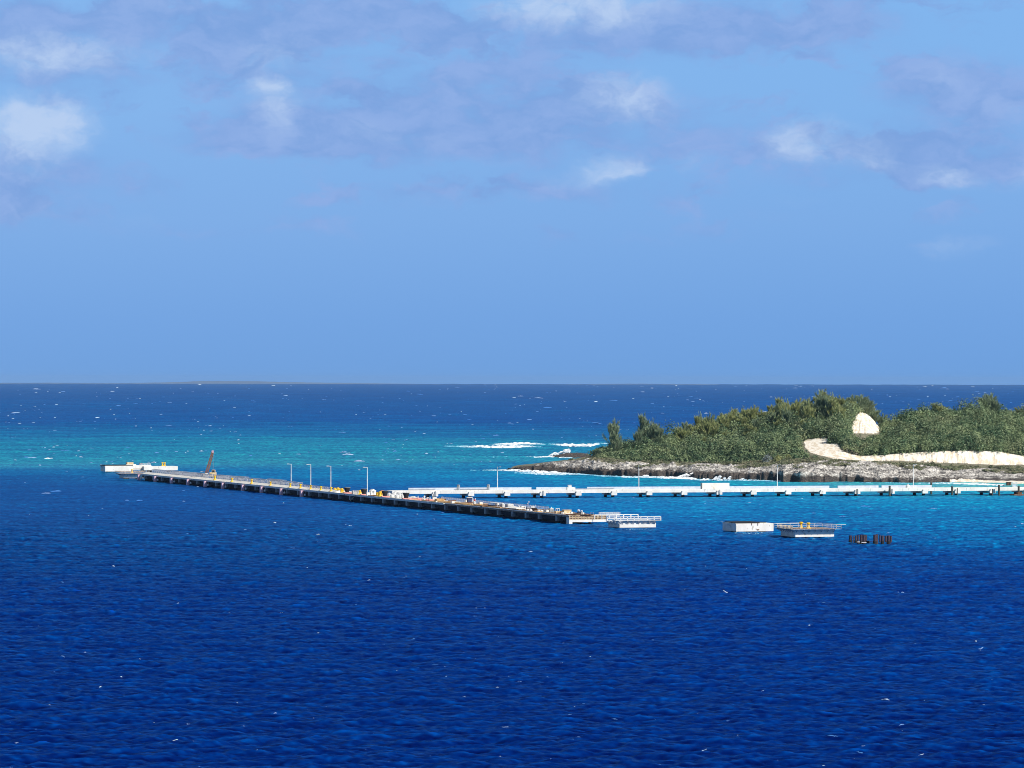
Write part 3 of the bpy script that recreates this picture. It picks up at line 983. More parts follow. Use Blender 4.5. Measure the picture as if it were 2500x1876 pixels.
for i, (px, w, m_) in enumerate([(1289, 2.2, 'white'), (1296, 2.6, 'white'), (1316, 4.0, 'bag'), (1323, 3.6, 'concrete'), (1330, 3.0, 'bag')]):
    o = empty('rubble_sack', pp(px, w), PA + i, 'small white sack or bundle on the pier deck, %s from the tanks' % ORD[i], 'sack', 'white bundles on the pier')
    MB().lathe((0, 0, 0), [(.5, 0), (.66, .25), (.5, .6), (.15, .75)], 9).build('bundle', m_, o)
    MB().cbox((.6, .5, .14), (1.5, .5, .25), .5).build('board', 'timber', o)
thing_box('generator', 1345, 6.0, (1.6, 2.0, 1.2), 'concrete_grey', 'grey generator with a pale lid near the near end of the pier', 'generator', [('lid', 'bag', (.2, 0, 1.35), (1.2, 1.6, .3)), ('exhaust', 'white', (.5, .5, 1.6), (.2, .2, .5))])
tb = thing_box('workbench', 1361, 6.5, (1.6, 1.4, .6), 'cream', 'cream workbench with upright frames left of the cream box', 'bench')
s_ = MB()
for x in (-.7, 0, .7):
    s_.bar((x, -.5, .6), (x, -.5, 1.5), .14)
s_.bar((-.75, -.5, 1.5), (.75, -.5, 1.5), .14)
s_.build('upright', 'white', tb)
thing_box('box', 1384, 6.5, (2.7, 2.4, 1.25), 'cream', 'long cream site box with a flat lid at the near end of the pier', 'box', [('lid', 'cream', (0, 0, 1.32), (2.9, 2.6, .12)), ('plinth', 'concrete', (.3, -.2, .1), (4.4, 3.4, .16))])
mx = empty('mixer', pp(1416, 9.5), PA, 'small machine with two pale blue drums on the near end of the pier', 'mixer')
MB().box(-.8, .9, -.6, .6, .15, .6).build('chassis', 'black', mx)
MB().lathe((-.5, -.6, 1.2), [(.1, 0), (.45, .3), (.45, .7), (.1, 1.0)], 12, 'Y').build('drum', 'parapet', mx)
MB().lathe((.65, -.6, .95), [(.1, 0), (.4, .3), (.4, .7), (.1, 1.0)], 12, 'Y').build('drum', 'parapet', mx)
MB().bar((-.5, 0, 1.6), (.6, 0, 1.3), .1).build('yoke', 'galv', mx)
for i, (px, w) in enumerate([(1443, 12.8), (1448.5, 12.8), (1464, 13.2)]):
    o = empty('stake', pp(px, w - 3), PA, 'thin pale stake at the near end of the pier, %s from the mixer' % ORD[i], 'stake', 'thin stakes at the pier end')
    MB().bar((0, 0, 0), (0, 0, 1.0 if i < 2 else 1.3), .12).build('rod', 'galv', o)
    MB().cbox((0, 0, .9), (.3, .2, .12)).build('top', 'galv', o)
pl = empty('loose_pole', pp(868, -.05), PA, 'pale pole leaning down from the pier edge over the water', 'pole')
MB().bar((-.2, -1.5, .1), (-.9, 4.0, -2.4), .16).build('rod', 'timber', pl)
# loose boards, bars and blocks by the named goods
LM = [(1008, 'first pink cradles'), (1066, 'tan timber stack'), (1105, 'long pale timbers'), (1140, 'dark blue cabin'), (1178, 'small tan crate'), (1206, 'low scaffold'), (1238, 'pale water tanks'),
      (1278, 'flat-capped posts'), (1308, 'hooped machine'), (1336, 'grey generator'), (1366, 'cream workbench'), (1400, 'cream site box'), (1430, 'little mixer'), (905, 'pair of white boxes')]
proto = [None, None, None]
for px, nm in LM:
    for k in range(3):
        w = (2.0, 6.2, 10.4)[(k + int(px)) % 3] + rng.uniform(-1, 1)
        p = pp(px + rng.uniform(-9, 9), w, PZ + (.06 if px < 1085 else .23))
        lab = ['loose pale board', 'rust-brown bundle of steel bars', 'small pale loose block'][k] + ' lying on the pier deck by the ' + nm
        if proto[k] is None:
            o = MB().box(-1.4, 1.4, -.2, .2, 0, .18).build('loose_board', 'timber') if k == 0 else \
                MB().box(-1.8, 1.8, -.3, .3, 0, .3).build('bar_bundle', 'rust') if k == 1 else \
                MB().box(-.45, .45, -.4, .4, 0, .6).build('loose_block', 'concrete', None, .06)
            proto[k] = o
        else:
            o = proto[k].copy(); COL.objects.link(o)
        tag(o, lab, ['board', 'steel bars', 'block'][k], ['loose boards', 'loose steel bars', 'loose blocks'][k] + ' on the pier deck')
        o.location = p
        o.rotation_euler = (0, 0, PA + rng.uniform(-1.4, 1.4))
        s_ = rng.uniform(.8, 1.5)
        o.scale = (s_, s_, s_)

# ---------------------------------------------------------------- the trestle from the shore to the pier
TZ0, TZ1 = 2.0, 3.25
ta, tb_ = at(1004, 1206.4, TZ0), at(2490, 1198.0, TZ0)
td = (tb_ - ta).normalized()
TA = math.atan2(td.y, td.x)
TW = 10.5


def tr_x(px, w=0.0):
    """distance along the trestle of photo column px, w metres back from its front edge; 0 at ta"""
    k = (px - 1250) / F
    n = Vector((-td.y, td.x, 0))
    q = ta + n * w
    return (k * q.y - q.x) / (td.x - k * td.y)


def tp(px, w, z):
    n = Vector((-td.y, td.x, 0))
    q = ta + n * w + td * tr_x(px, w)
    return Vector((q.x, q.y, z))


trs = empty('trestle', (ta.x, ta.y, 0), TA, 'long white concrete trestle bridge on pile bents from the beach to the pier', 'trestle')
TX0 = tr_x(958, 0)
TX1 = tr_x(2640, 0)
MB().box(TX0, TX1, 0, TW, TZ0, TZ1).build('deck', 'concrete', trs)
# slab joints: shallow recess lines shown as thin dark strips set in front
j_ = MB()
x = TX0 + 6
n_j = 0
while x < TX1:
    j_.box(x - .04, x + .04, -.012, -.002, TZ0 + .02, TZ1 - .02)
    x += 14.6
j_.build('joint', 'concrete_grey', trs)
gaps = [(1298, 1309), (1405, 1433), (2025, 2045), (2145, 2152)]
xs_ = [tr_x(997, TW)] + [v for g in gaps for v in (tr_x(g[0], TW), tr_x(g[1], TW))] + [tr_x(2275, TW)]
for a, b in zip(xs_[::2], xs_[1::2]):
    p_ = MB().box(a, b - .12, TW - .45, TW - .15, TZ1 + .003, TZ1 + 1.0)
    p_.build('parapet', 'parapet', trs)
k_ = MB()
k_.box(TX0, TX1, .05, .3, TZ1 + .002, TZ1 + .16)
k_.build('kerb', 'concrete', trs)
k_ = MB()
for a, b in ((997, 1063), (1110, 1195), (1385, 1500)):
    k_.box(tr_x(a, TW - .8), tr_x(b, TW - .8), TW - .8, TW - .62, TZ1 + .35, TZ1 + .47)
k_.build('pipe_rail', 'galv', trs)
LITX = [977, 1063, 1151, 1239, 1326, 1413, 1500, 1586, 1671.5, 1757, 1841, 1925.5, 2009.5, 2094, 2178, 2259.5, 2339, 2424, 2508]
for i, px in enumerate(LITX):
    x = tr_x(px, -.9)
    hw = 1.25
    dz = 0 if i % 3 else .05
    cap = MB().box(x - hw, x + hw, -1.0, 14.2, .95 + dz, TZ0 - .003).box(x - hw + .3, x + hw - .2, -1.0, -.004, TZ0 - .003, TZ0 + .75)
    o = cap.build('pile_cap', 'concrete', trs)
    for y in (1.0, 12.4):
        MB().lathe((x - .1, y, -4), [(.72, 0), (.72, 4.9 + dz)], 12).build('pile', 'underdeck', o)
    if i in (1, 4, 9, 13, 14):
        MB().box(x - .35, x + .25, -1.25, -1.004, 1.2, TZ0 + 1.1).build('bearing_plate', 'concrete_grey', o)

n = TW - .3
TL = ['white lamp post on the trestle, first from the pier', 'white lamp post on the trestle left of the container, before the foaming shore',
      'white lamp post on the trestle right of the container, in front of the dark cave', 'white lamp post on the trestle nearest the beach']
for (px, yt), lab in zip([(1215, 1142), (1560, 1137), (1898, 1137), (2230, 1136)], TL):
    p = tp(px, n, TZ1)
    h = (H - (lvl(px, yt) - Y0) * p.y / F) - TZ1
    o = lamp(lab, p, TA + 2.2, h)
    o['group'] = 'lamp posts on the trestle'

co = empty('shipping_container', tp(1746, 4.5, TZ1), TA, 'pale beige shipping container standing on the trestle deck', 'container')
MB().box(-6.05, 6.05, -1.2, 1.2, .08, 2.55).build('body', 'concrete', co, .04)
r_ = MB()
for k in range(30):
    x = -5.85 + k * .4
    r_.box(x, x + .18, -1.235, -1.203, .3, 2.4)
r_.build('ribs', 'concrete', co)
MB().box(-6.09, -6.055, -1.1, 1.1, .15, 2.45).build('door', 'concrete_grey', co)
for i, px in enumerate((1119, 1192)):
    o = empty('barrier_post', tp(px, .7, TZ1), TA, 'grey round-topped post on the trestle, ' + ('left' if i == 0 else 'right') + ' one of the two before the first lamp post', 'post', 'round-topped posts on the trestle')
    MB().box(-.45, .4, -.5, .5, 0, 2.15).lathe((0, -.5, 2.15), [(.425, 0), (.425, 1.0)], 14, 'Y').build('body', 'concrete_grey', o)
    MB().box(.405, .6, -.5, .5, 0, 2.45).build('lit_side_plate', 'white', o, .05)  # white strip painting the sunlit right side of the post
cb_ = empty('control_cabinet', tp(1392, 2.5, TZ1), TA, 'stepped white control cabinet on the trestle between two parapet gaps', 'cabinet')
MB().box(-1.4, 1.6, -.8, .8, 0, 1.15).build('body', 'white', cb_, .05)
MB().box(-.9, .55, -.6, .6, 1.16, 2.0).build('upper_box', 'white', cb_, .05)
MB().box(-1.0, .65, -.7, .7, 2.01, 2.12).build('lid', 'bag', cb_)
MB().box(1.7, 2.2, -.5, .5, 0, .8).build('side_box', 'white', cb_, .05)
tk = empty('water_tank', tp(2217, 3.0, TZ1), TA, 'white domed water tank on the trestle near the beach end', 'tank')
MB().lathe((0, 0, 0), [(1.0, 0), (1.0, .9), (.8, 1.2), (.3, 1.4)], 14).build('body', 'white', tk)
MB().lathe((0, 0, 1.38), [(.25, 0), (.25, .3)], 10).build('cap', 'white', tk)
# guide piles round the beach end
GP = [(2172.5, 1186.5, -2.2, 'tall dark guide pile in front of the trestle left of the beach'), (2274, 1178, 18.0, 'dark guide pile standing behind the trestle'),
      (2325, 1187.5, -2.4, 'tall dark guide pile in front of the trestle, second from the left'), (2439.5, 1184, -3.0, 'tallest dark guide pile, left of the brown float'),
      (2487.5, 1187, -5.0, 'dark guide pile standing at the brown float'), (2337.5, 1192, -2.2, 'thin dark guide pile right beside the second tall one'),
      (2423.5, 1193.5, -2.2, 'short dark guide pile between the tall ones'), (2092.5, 1194.5, -1.9, 'short dark guide pile farthest from the beach')]
for px, yt, w, lab in GP:
    p = tp(px, w, 0)
    zt = H - (lvl(px, yt) - Y0) * p.y / F
    thin = 'thin' in lab or 'short' in lab
    r = .24 if thin else .45
    o = empty('guide_pile', p, 0, lab, 'pile', 'dark guide piles at the beach end')
    MB().lathe((0, 0, -3), [(r, 0), (r, 3 + zt - .5)], 12).build('shaft', 'pilewood', o)
    MB().lathe((0, 0, zt - .49), [(r + .03, 0), (r + .03, .3), (r * .8, .49)], 12).build('cap', 'pilewood', o)
fl = empty('float', tp(2500, -6.5, 0), TA, 'low brown work float beside the beach end of the trestle', 'float')
MB().box(-5.5, 9, -2.6, 2.6, -.3, .55).build('hull', 'rust', fl, .1)
MB().box(-5.2, 8.8, -2.3, 2.3, .56, .66).build('deck', 'form', fl)
MB().box(-3.2, -1.2, -1, 1, .67, 1.4).build('block', 'rust', fl)

# ---------------------------------------------------------------- mooring platforms standing free of the pier
def platform(px, py, wid, dep, z0, z1, label, overhang=False, rails=True, name='mooring_platform'):
    """body whose front lower-left corner is seen at px, py on level z0"""
    p = at(px, py, z0)
    p.z = 0
    o = empty(name, p, PA, label, 'mooring platform', 'mooring platforms in line with the pier')
    MB().box(0, wid, 0, dep, z0, z1).build('body', 'concrete', o, .05)
    for x in (.22, .78):
        for y in (.2, .8):
            MB().lathe((wid * x, dep * y, -4), [(.8, 0), (.8, 4 + z0 - .003)], 12).build('pile', 'underdeck', o)
    return o


def rail(mb, a, b, z, h, n, t=.10, mids=(.5,)):
    a = Vector(a); b = Vector(b)
    for k in range(n + 1):
        c = a.lerp(b, k / n)
        mb.bar((c.x, c.y, z), (c.x, c.y, z + h), t)
    for m_ in (1.0,) + tuple(mids):
        mb.bar((a.x, a.y, z + h * m_), (b.x, b.y, z + h * m_), t)


def gallery(o, wid, dep, z, ov, h, front=True, left=True, right=True, back=True, bracket_z=.9, deckmat='form'):
    """steel walkway round the body with struts and railings"""
    g = MB()
    g.box(-ov, wid + ov, -ov, -.02, z, z + .12)
    g.box(-ov, -.02, -.02, dep + .02, z, z + .12)
    g.box(wid + .02, wid + ov, -.02, dep + .02, z, z + .12)
    g.box(-ov, wid + ov, dep + .02, dep + ov, z, z + .12)
    g.build('walkway', 'galv', o)
    s = MB()
    n = 6
    for k in range(n + 1):
        x = .3 + (wid - .6) * k / n
        s.bar((x, -.03, z - bracket_z), (x, -ov + .1, z - .03), .16)
        s.bar((x, -ov, z - .06), (x, 0, z - .06), .14)
        y = .3 + (dep - .6) * k / n
        s.bar((-.03, y, z - bracket_z), (-ov + .1, y, z - .03), .16)
        s.bar((-ov, y, z - .06), (0, y, z - .06), .14)
    s.build('brackets', 'galv', o)
    r = MB()
    if front: rail(r, (-ov, -ov, 0), (wid + ov, -ov, 0), z + .12, h, 6)
    if left: rail(r, (-ov, -ov, 0), (-ov, dep + ov, 0), z + .12, h, 5)
    if right: rail(r, (wid + ov, -ov, 0), (wid + ov, dep + ov, 0), z + .12, h, 4)
    if back: rail(r, (-ov, dep + ov, 0), (wid + ov, dep + ov, 0), z + .12, h, 6)
    r.build('railing', 'bag', o)


# platform joined to the near end by a catwalk
A = platform(1513, 1289, 13.0, 11.0, .35, 2.55, 'pale concrete mooring platform reached by a white catwalk from the pier end')
a_ = MB()
a_.box(-.6, 14.3, -.55, -.02, 2.66, 2.90).box(-.9, 14.6, -.6, 11.5, 2.56, 2.655)
a_.build('walkway', 'white', A)
a_ = MB()
rail(a_, (-4.5, -.5, 0), (14.5, -.5, 0), 2.91, 1.1, 8, .26)
rail(a_, (-6.5, 6.5, 0), (9.0, 6.5, 0), 3.2, 1.3, 6, .26, ())
a_.bar((-4.8, -.75, 2.8), (14.6, -.75, 2.8), .2)
a_.build('railing', 'white', A)
s_ = MB()
for k in range(7):
    x = 1.2 + k * 1.9
    s_.bar((x, -.04, 1.6), (x - .5, -.8, 2.5), .16)
    if k % 2: s_.bar((x + .5, -.04, 1.9), (x - .2, -.6, 2.5), .12)
s_.bar((8.8, -.1, 1.85), (12.8, -.1, 1.85), .1)
s_.build('brackets', 'galv', A)
s_ = MB()
for k in range(4):
    y = 1 + k * 3
    s_.bar((-.04, y, 1.2), (-1.3, y, 2.4), .2)
    s_.bar((-1.4, y - .5, 2.3), (-.2, y - 1.2, 1.9), .25)
s_.build('side_strut', 'white', A)
s_ = MB()
s_.bar((-2.9, -1.5, 4.1), (-.2, -1.6, 2.2), .35, .12).bar((-2.5, -1.5, 4.2), (.2, -1.6, 2.3), .12)
for k in range(6):
    s_.bar((-2.7 + k * .5, -1.7, 3.95 - k * .34), (-2.7 + k * .5, -1.3, 3.95 - k * .34), .1)
s_.build('ladder', 'white', A)
cw = empty('catwalk', pp(1476, 12.6, 0), PA, 'white catwalk from the near pier end to the first mooring platform', 'catwalk')
c_ = MB()
c_.box(-1.0, 6.3, 1.5, 2.7, 2.9, 3.02)
rail(c_, (-1.0, 1.5, 0), (6.3, 1.5, 0), 3.02, 1.0, 5, .12)
rail(c_, (-1.0, 2.7, 0), (6.3, 2.7, 0), 3.02, 1.0, 5, .12)
c_.build('frame', 'white', cw)
# plain block
Bk = platform(1797.5, 1298.5, 13.2, 12.0, .28, 2.9, 'plain pale concrete block platform with dark boards on top, standing alone')
MB().box(-.1, 8.5, .3, 11.5, 2.92, 3.08).build('formwork', 'black', Bk)
MB().box(.3, 9.2, 4.0, 11.0, 3.09, 3.3).box(8.6, 13.0, 6.0, 11.6, 2.92, 3.05).build('boards', 'black', Bk)
s_ = MB().bar((-.15, 0, 2.85), (-.3, 12.8, 3.1), .14).bar((-.12, 5.5, 2.5), (-.12, 9.0, 2.5), .14).bar((-.12, 5.6, 2.4), (-.3, 4.2, 1.7), .16).bar((-.12, 8, 2.4), (-.12, 6.8, 1.9), .12)
s_.build('side_pole', 'white', Bk)
MB().box(5.35, 5.55, -.12, -.02, 2.3, 3.0).build('hanger', 'form', Bk)
MB().box(7.55, 7.75, -.12, -.02, 2.2, 3.0).build('hanger', 'form', Bk)
MB().box(7.25, 8.15, -.10, -.02, .80, 1.02).box(7.5, 7.9, -.09, -.02, .62, .80).build('bracket_plate', 'form', Bk)
# platform with gallery and the two yellow bollards
Cp = platform(1942.5, 1312, 13.2, 12.0, .35, 2.75, 'mooring platform with a railed steel gallery and two yellow bollards on top')
gallery(Cp, 13.2, 12.0, 2.8, 1.7, 1.25)
s_ = MB()
for k in range(12):
    y = -1.2 + k * 1.1
    s_.bar((-1.75, y, 2.75), (-1.2, y + .7, 3.95), .18)
s_.build('inclined_struts', 'cream', Cp)
s_ = MB().bar((-1.8, 13.7, 4.2), (8.4, 13.7, 4.3), .16).bar((5, -2.6, 4.15), (16.5, -1.75, 4.2), .14)
s_.build('top_rail', 'white', Cp)
MB().box(.4, 12.6, .4, 11.6, 2.77, 3.0).build('deck_plate', 'form', Cp)
for i, (x, y) in enumerate(((3.6, 4.0), (5.35, 2.2))):
    lab = 'yellow mooring bollard on the railed platform, ' + ('taller of the two' if i == 0 else 'lower of the two')
    q = Cp.matrix_basis @ Vector((x, y, 3.0))
    q = Vector((Cp.location.x + x * PC - y * PS, Cp.location.y + x * PS + y * PC, 3.0))
    o = copy_tree(b0, q, PA, lab, 'yellow bollards on the railed platform')
    o.scale = (1.25, 1.25, 1.32 if i == 0 else 1.2)

# the far platforms
D1 = platform(257, 1151.8, 15.2, 11.0, .4, 3.45, 'farthest white block platform with a dark top edge and a pale box on it')
D1['category'] = 'mooring platform'
MB().box(-.4, 15.2, -.0, 11.3, 3.46, 3.85).build('top_edge', 'black', D1)
MB().bar((-.3, .3, 3.2), (-.3, 11.5, 3.4), .2).bar((-.1, 3, 3.0), (-.6, 7, 2.6), .18).bar((-.1, 8, 3.0), (-.6, 11, 2.6), .18).build('side_pole', 'white', D1)
E1 = platform(300, 1147.8, 15.6, 9.0, 1.2, 3.6, 'white concrete platform behind the railed far platform, with a pale box on top')
E1['label'] = 'wide white concrete platform right of the dark-topped block, carrying a pale box'
q = E1.location + Vector((4.8 * PC - 4 * PS, 4.8 * PS + 4 * PC, 3.6))
MB().box(.6, 4.4, -.08, -.01, 2.4, 2.7).box(4.8, 15.0, -.08, -.01, 1.6, 1.85).build('slot', 'form', E1)
r_ = MB()
rail(r_, (9.5, 1.0, 0), (15.4, 1.0, 0), 3.6, .9, 7, .12)
r_.build('railing', 'bag', E1)
xb = empty('site_box', q, PA, 'pale pinkish box standing on the wide far platform', 'box')
MB().box(-1.9, 1.7, -1.2, 1.2, 0, 1.55).build('body', 'cream', xb, .05)
MB().box(-2.4, 3.0, -1.8, -1.25, 0, .5).build('plinth', 'concrete', xb)
xg = empty('roller_gate', q + Vector((5.2, 1.5, 0)), PA, 'pair of small dark green wheels beside the pale box', 'wheels')
MB().lathe((0, 0, .9), [(.45, 0), (.45, .3)], 14, 'Y').lathe((1.1, 0, .9), [(.45, 0), (.45, .3)], 14, 'Y').build('wheel', 'blue', xg)
MB().box(-.1, 1.3, 0, .3, 0, .42).build('stand', 'blue', xg)
E2 = platform(352, 1148.8, 18.5, 9.0, 1.0, 3.1, 'long white platform reaching the far end of the pier, carrying two yellow drums')
for i, px in enumerate((397, 402.5)):
    k = (px - 1250) / F
    n_ = Vector((-PS, PC, 0)); d0 = Vector((PC, PS, 0))
    base = E2.location + n_ * 4
    t = (k * base.y - base.x) / (d0.x - k * d0.y)
    q = base + d0 * t
    o = copy_tree(b0, (q.x, q.y, 3.1), PA, 'tall yellow bollard on the long white far platform, ' + ('left' if i == 0 else 'right') + ' of the pair', 'yellow bollards on the far platform')
    o.scale = (1.15, 1.15, 1.35)
D2 = platform(302, 1168, 10.8, 9.0, .4, 2.5, 'railed far platform with a brown gallery and a single yellow bollard')
gallery(D2, 10.8, 9.0, 2.6, 2.0, 1.15, bracket_z=.8)
MB().box(.2, 10.6, .2, 8.8, 2.52, 2.9).build('deck_plate', 'form', D2)
MB().box(-1.9, 12.0, 6.5, 10.4, 3.4, 3.6).build('upper_shelf', 'form', D2)
q = Vector((D2.location.x + 5.0 * PC - 3 * PS, D2.location.y + 5.0 * PS + 3 * PC, 2.9))
o = copy_tree(b0, q, PA, 'single yellow bollard on the railed far platform', 'yellow bollards on the far platform')
o.scale = (1.1, 1.1, 1.2)

# ---------------------------------------------------------------- bare steel piles right of the platforms
CLP = [(2077, 1308, 1326, .45, 1), (2084, 1309, 1325, .16, 0), (2090, 1308, 1326, .34, 1), (2096, 1307, 1327, .30, 1), (2103, 1306, 1328, .42, 1), (2110, 1306, 1328, .48, 1),
       (2115, 1307, 1327, .30, 0), (2119, 1322, 1326, .5, 1), (2137, 1306, 1328, .55, 1), (2142, 1305, 1326, .3, 0), (2149, 1307, 1326, .22, 0), (2155, 1308, 1326, .42, 1), (2163, 1309, 1325, .34, 0), (2170, 1308, 1327, .5, 1), (2176, 1309, 1325, .25, 0)]
for i, (px, yt, yb, r, sl_) in enumerate(CLP):
    p = at(px, yb + (1.2 if i % 2 else 0))
    zt = H - (lvl(px, yt) - Y0) * p.y / F
    o = empty('steel_pile', p, 0, 'dark purplish steel pile stub standing in the water, %s from the left of fifteen' % ORD[i], 'pile', 'bare steel piles standing in the water')
    MB().lathe((0, 0, -3), [(r, 0), (r, 3 + zt)], 12).build('shaft', 'darksteel', o)
    if sl_:
        MB().lathe((0, 0, -.5), [(r + .12, 0), (r + .12, 1.25), (r + .02, 1.35)], 12).build('sleeve', 'black', o)
for i, (a, b, y) in enumerate([(2094, 2100, 1323.5), (2104, 2116, 1325), (2118, 2134, 1321.5)]):
    p, q = at(a, y, .6), at(b, y, .6)
    o = empty('tie_beam', p, 0, ['short pale beam between the left steel piles', 'longer pale beam fixed low on the thickest steel piles', 'thin beam bridging the gap between the two pile groups'][i], 'beam')
    MB().bar((0, 0, 0), q - p, .28 if i < 2 else .14).build('bar', 'bag' if i < 2 else 'darksteel', o)

# ---------------------------------------------------------------- the island
def tab1(pts):
    xs = [p[0] for p in pts]; ys = [p[1] for p in pts]
    return lambda x: np.interp(x, xs, ys)


Y_SHORE = tab1([(1240, 1148.5), (1247, 1149), (1300, 1153), (1350, 1156), (1420, 1158), (1470, 1162), (1560, 1165), (1650, 1166), (1690, 1170), (1750, 1171.5), (1850, 1173), (1903, 1174),
                (1912, 1177), (1980, 1177.5), (2050, 1176.5), (2150, 1178), (2230, 1179), (2300, 1177), (2400, 1177.5), (2640, 1178)])
S_REF = tab1([(1240, 1149), (1400, 1157), (1560, 1164), (1700, 1168), (1900, 1174), (2050, 1176), (2300, 1177), (2640, 1178)])
BEACH = tab1([(2310, 0), (2350, 10), (2400, 24), (2440, 40), (2490, 75), (2560, 130), (2900, 190)])
Y_VEG = tab1([(1247, 1147.5), (1270, 1142), (1300, 1138), (1350, 1131), (1400, 1124), (1450, 1123), (1500, 1126), (1550, 1131), (1600, 1132), (1700, 1134), (1800, 1136), (1900, 1132), (1960, 1128),
              (2000, 1128), (2100, 1132), (2200, 1137), (2300, 1141), (2400, 1145), (2500, 1150), (2640, 1156)])
Y_RIDGE = tab1([(1247, 1147), (1300, 1137), (1350, 1129), (1400, 1121), (1440, 1114), (1470, 1106), (1500, 1101), (1540, 1100), (1600, 1090), (1650, 1084), (1700, 1074), (1750, 1062), (1800, 1052),
                (1850, 1045), (1900, 1036), (1950, 1029), (2000, 1022), (2050, 1014), (2075, 1008), (2092, 1004), (2105, 1006), (2118, 1013), (2132, 1026), (2144, 1040), (2152, 1050), (2165, 1053), (2190, 1046), (2215, 1030),
                (2245, 1028), (2280, 1023), (2330, 1022), (2400, 1022), (2450, 1024), (2500, 1026), (2640, 1028)])
Y_LOW = tab1([(1247, 1147), (1980, 1112), (2050, 1113), (2100, 1123), (2150, 1127), (2200, 1129), (2300, 1131), (2400, 1133), (2500, 1134), (2640, 1136)])
Y_TOP = tab1([(1247, 1147), (1980, 1100), (2050, 1104), (2100, 1116), (2150, 1112), (2200, 1108), (2260, 1104), (2320, 1102), (2400, 1102), (2440, 1104), (2500, 1115), (2560, 1122), (2640, 1128)])
CLIFF = tab1([(1247, .5), (1300, 1.0), (1380, 1.6), (1450, 2.6), (1560, 2.7), (1700, 3.0), (1880, 3.2), (1925, 3.6), (2000, 3.4), (2100, 2.6), (2200, 2.0), (2300, 1.6), (2400, .9), (2460, .5), (2640, .5)])
RIDGE_D = tab1([(1247, 30), (1400, 45), (1480, 90), (1600, 130), (1800, 190), (2640, 210)])
VEG_D = tab1([(1247, 14), (1400, 25), (1480, 34), (2640, 36)])
nr1, nr2, nr3, nr4 = Noise2(31), Noise2(32), Noise2(33), Noise2(34)


def zs_from(py, px, Y):
    return H - (py - TILT * (px - 1250) - Y0) * Y / F


def shore_y(px):
    return H * F / (Y_SHORE(px) - TILT * (px - 1250) - Y0)


def y_of(px, d):
    """distance from the viewer of the land d metres behind the water line: the bays fade out inland"""
    ref = H * F / (S_REF(px) - TILT * (px - 1250) - Y0)
    return ref + d + (shore_y(px) - ref) * np.clip(1 - d / 45.0, 0, 1)


def ground(px, d):
    """height of the land d metres behind the shore seen in photo column px (arrays)"""
    dv = VEG_D(px); dr = RIDGE_D(px)
    low = np.clip((px - 1980) / 90, 0, 1)
    d3 = dv + 26; d4 = dv + 33
    z1 = CLIFF(px)
    z2 = zs_from(Y_VEG(px), px, y_of(px, dv))
    z5 = zs_from(Y_RIDGE(px), px, y_of(px, dr))
    f3 = (d3 - dv) / np.maximum(dr - dv, 1); f4 = (d4 - dv) / np.maximum(dr - dv, 1)
    z3 = (z2 + (z5 - z2) * f3) * (1 - low) + zs_from(Y_LOW(px), px, y_of(px, d3)) * low
    z4 = (z2 + (z5 - z2) * f4) * (1 - low) + zs_from(Y_TOP(px), px, y_of(px, d4)) * low
    keys = [(-6 + 0 * px, -1.6 + 0 * px), (-.3 + 0 * px, -.5 + 0 * px), (.5 + 0 * px, z1 * .55), (1.3 + 0 * px, z1), (dv, z2), (d3, z3), (d4, z4), (dr, z5), (dr + 70, z5 * .8), (dr + 260, -2 + 0 * px)]
    z = np.full(np.broadcast(px, d).shape, -1.6)
    for (a, za), (b, zb) in zip(keys[:-1], keys[1:]):
        t = np.clip((d - a) / np.maximum(b - a, 1e-3), 0, 1)
        z = np.where(d >= a, za + (zb - za) * t, z)
    bh = BEACH(px)
    zb = -1.6 + (2.1) * np.clip(1 + d / np.maximum(bh, .1), 0, 1) ** .6
    return np.where((d < .5) & (bh > 1), np.maximum(z, zb), z)


SANDS = [[(1964, 1078), (1975, 1072), (2012, 1067), (2023, 1075), (2015, 1081), (2045, 1084), (2052, 1098), (2078, 1111), (2120, 1113), (2150, 1111), (2200, 1107), (2260, 1103), (2320, 1101), (2400, 1101),
          (2440, 1103), (2500, 1114), (2560, 1121), (2905, 1127), (2905, 1138), (2500, 1135), (2430, 1135), (2350, 1132), (2250, 1128), (2180, 1125), (2110, 1126), (2075, 1124), (2036, 1120), (2005, 1113), (1980, 1106), (1966, 1092)],
         [(2081, 1058), (2080, 1042), (2088, 1020), (2101, 1004), (2112, 1003), (2134, 1016), (2152, 1040), (2150, 1052), (2140, 1058)],
         [(2370, 1176), (2420, 1174), (2470, 1176), (2905, 1180), (2905, 1260), (2370, 1230)]]


def inside(poly, x, y):
    c = np.zeros(np.shape(x), bool)
    n = len(poly)
    for i in range(n):
        x1, y1 = poly[i]; x2, y2 = poly[(i + 1) % n]
        if y1 == y2: continue
        c ^= ((y1 > y) != (y2 > y)) & (x < (x2 - x1) * (y - y1) / (y2 - y1) + x1)
    return c


def photo_xy(x, y, z):
    px = 1250 + F * x / y
    return px, Y0 + F * (H - z) / y + TILT * (px - 1250)


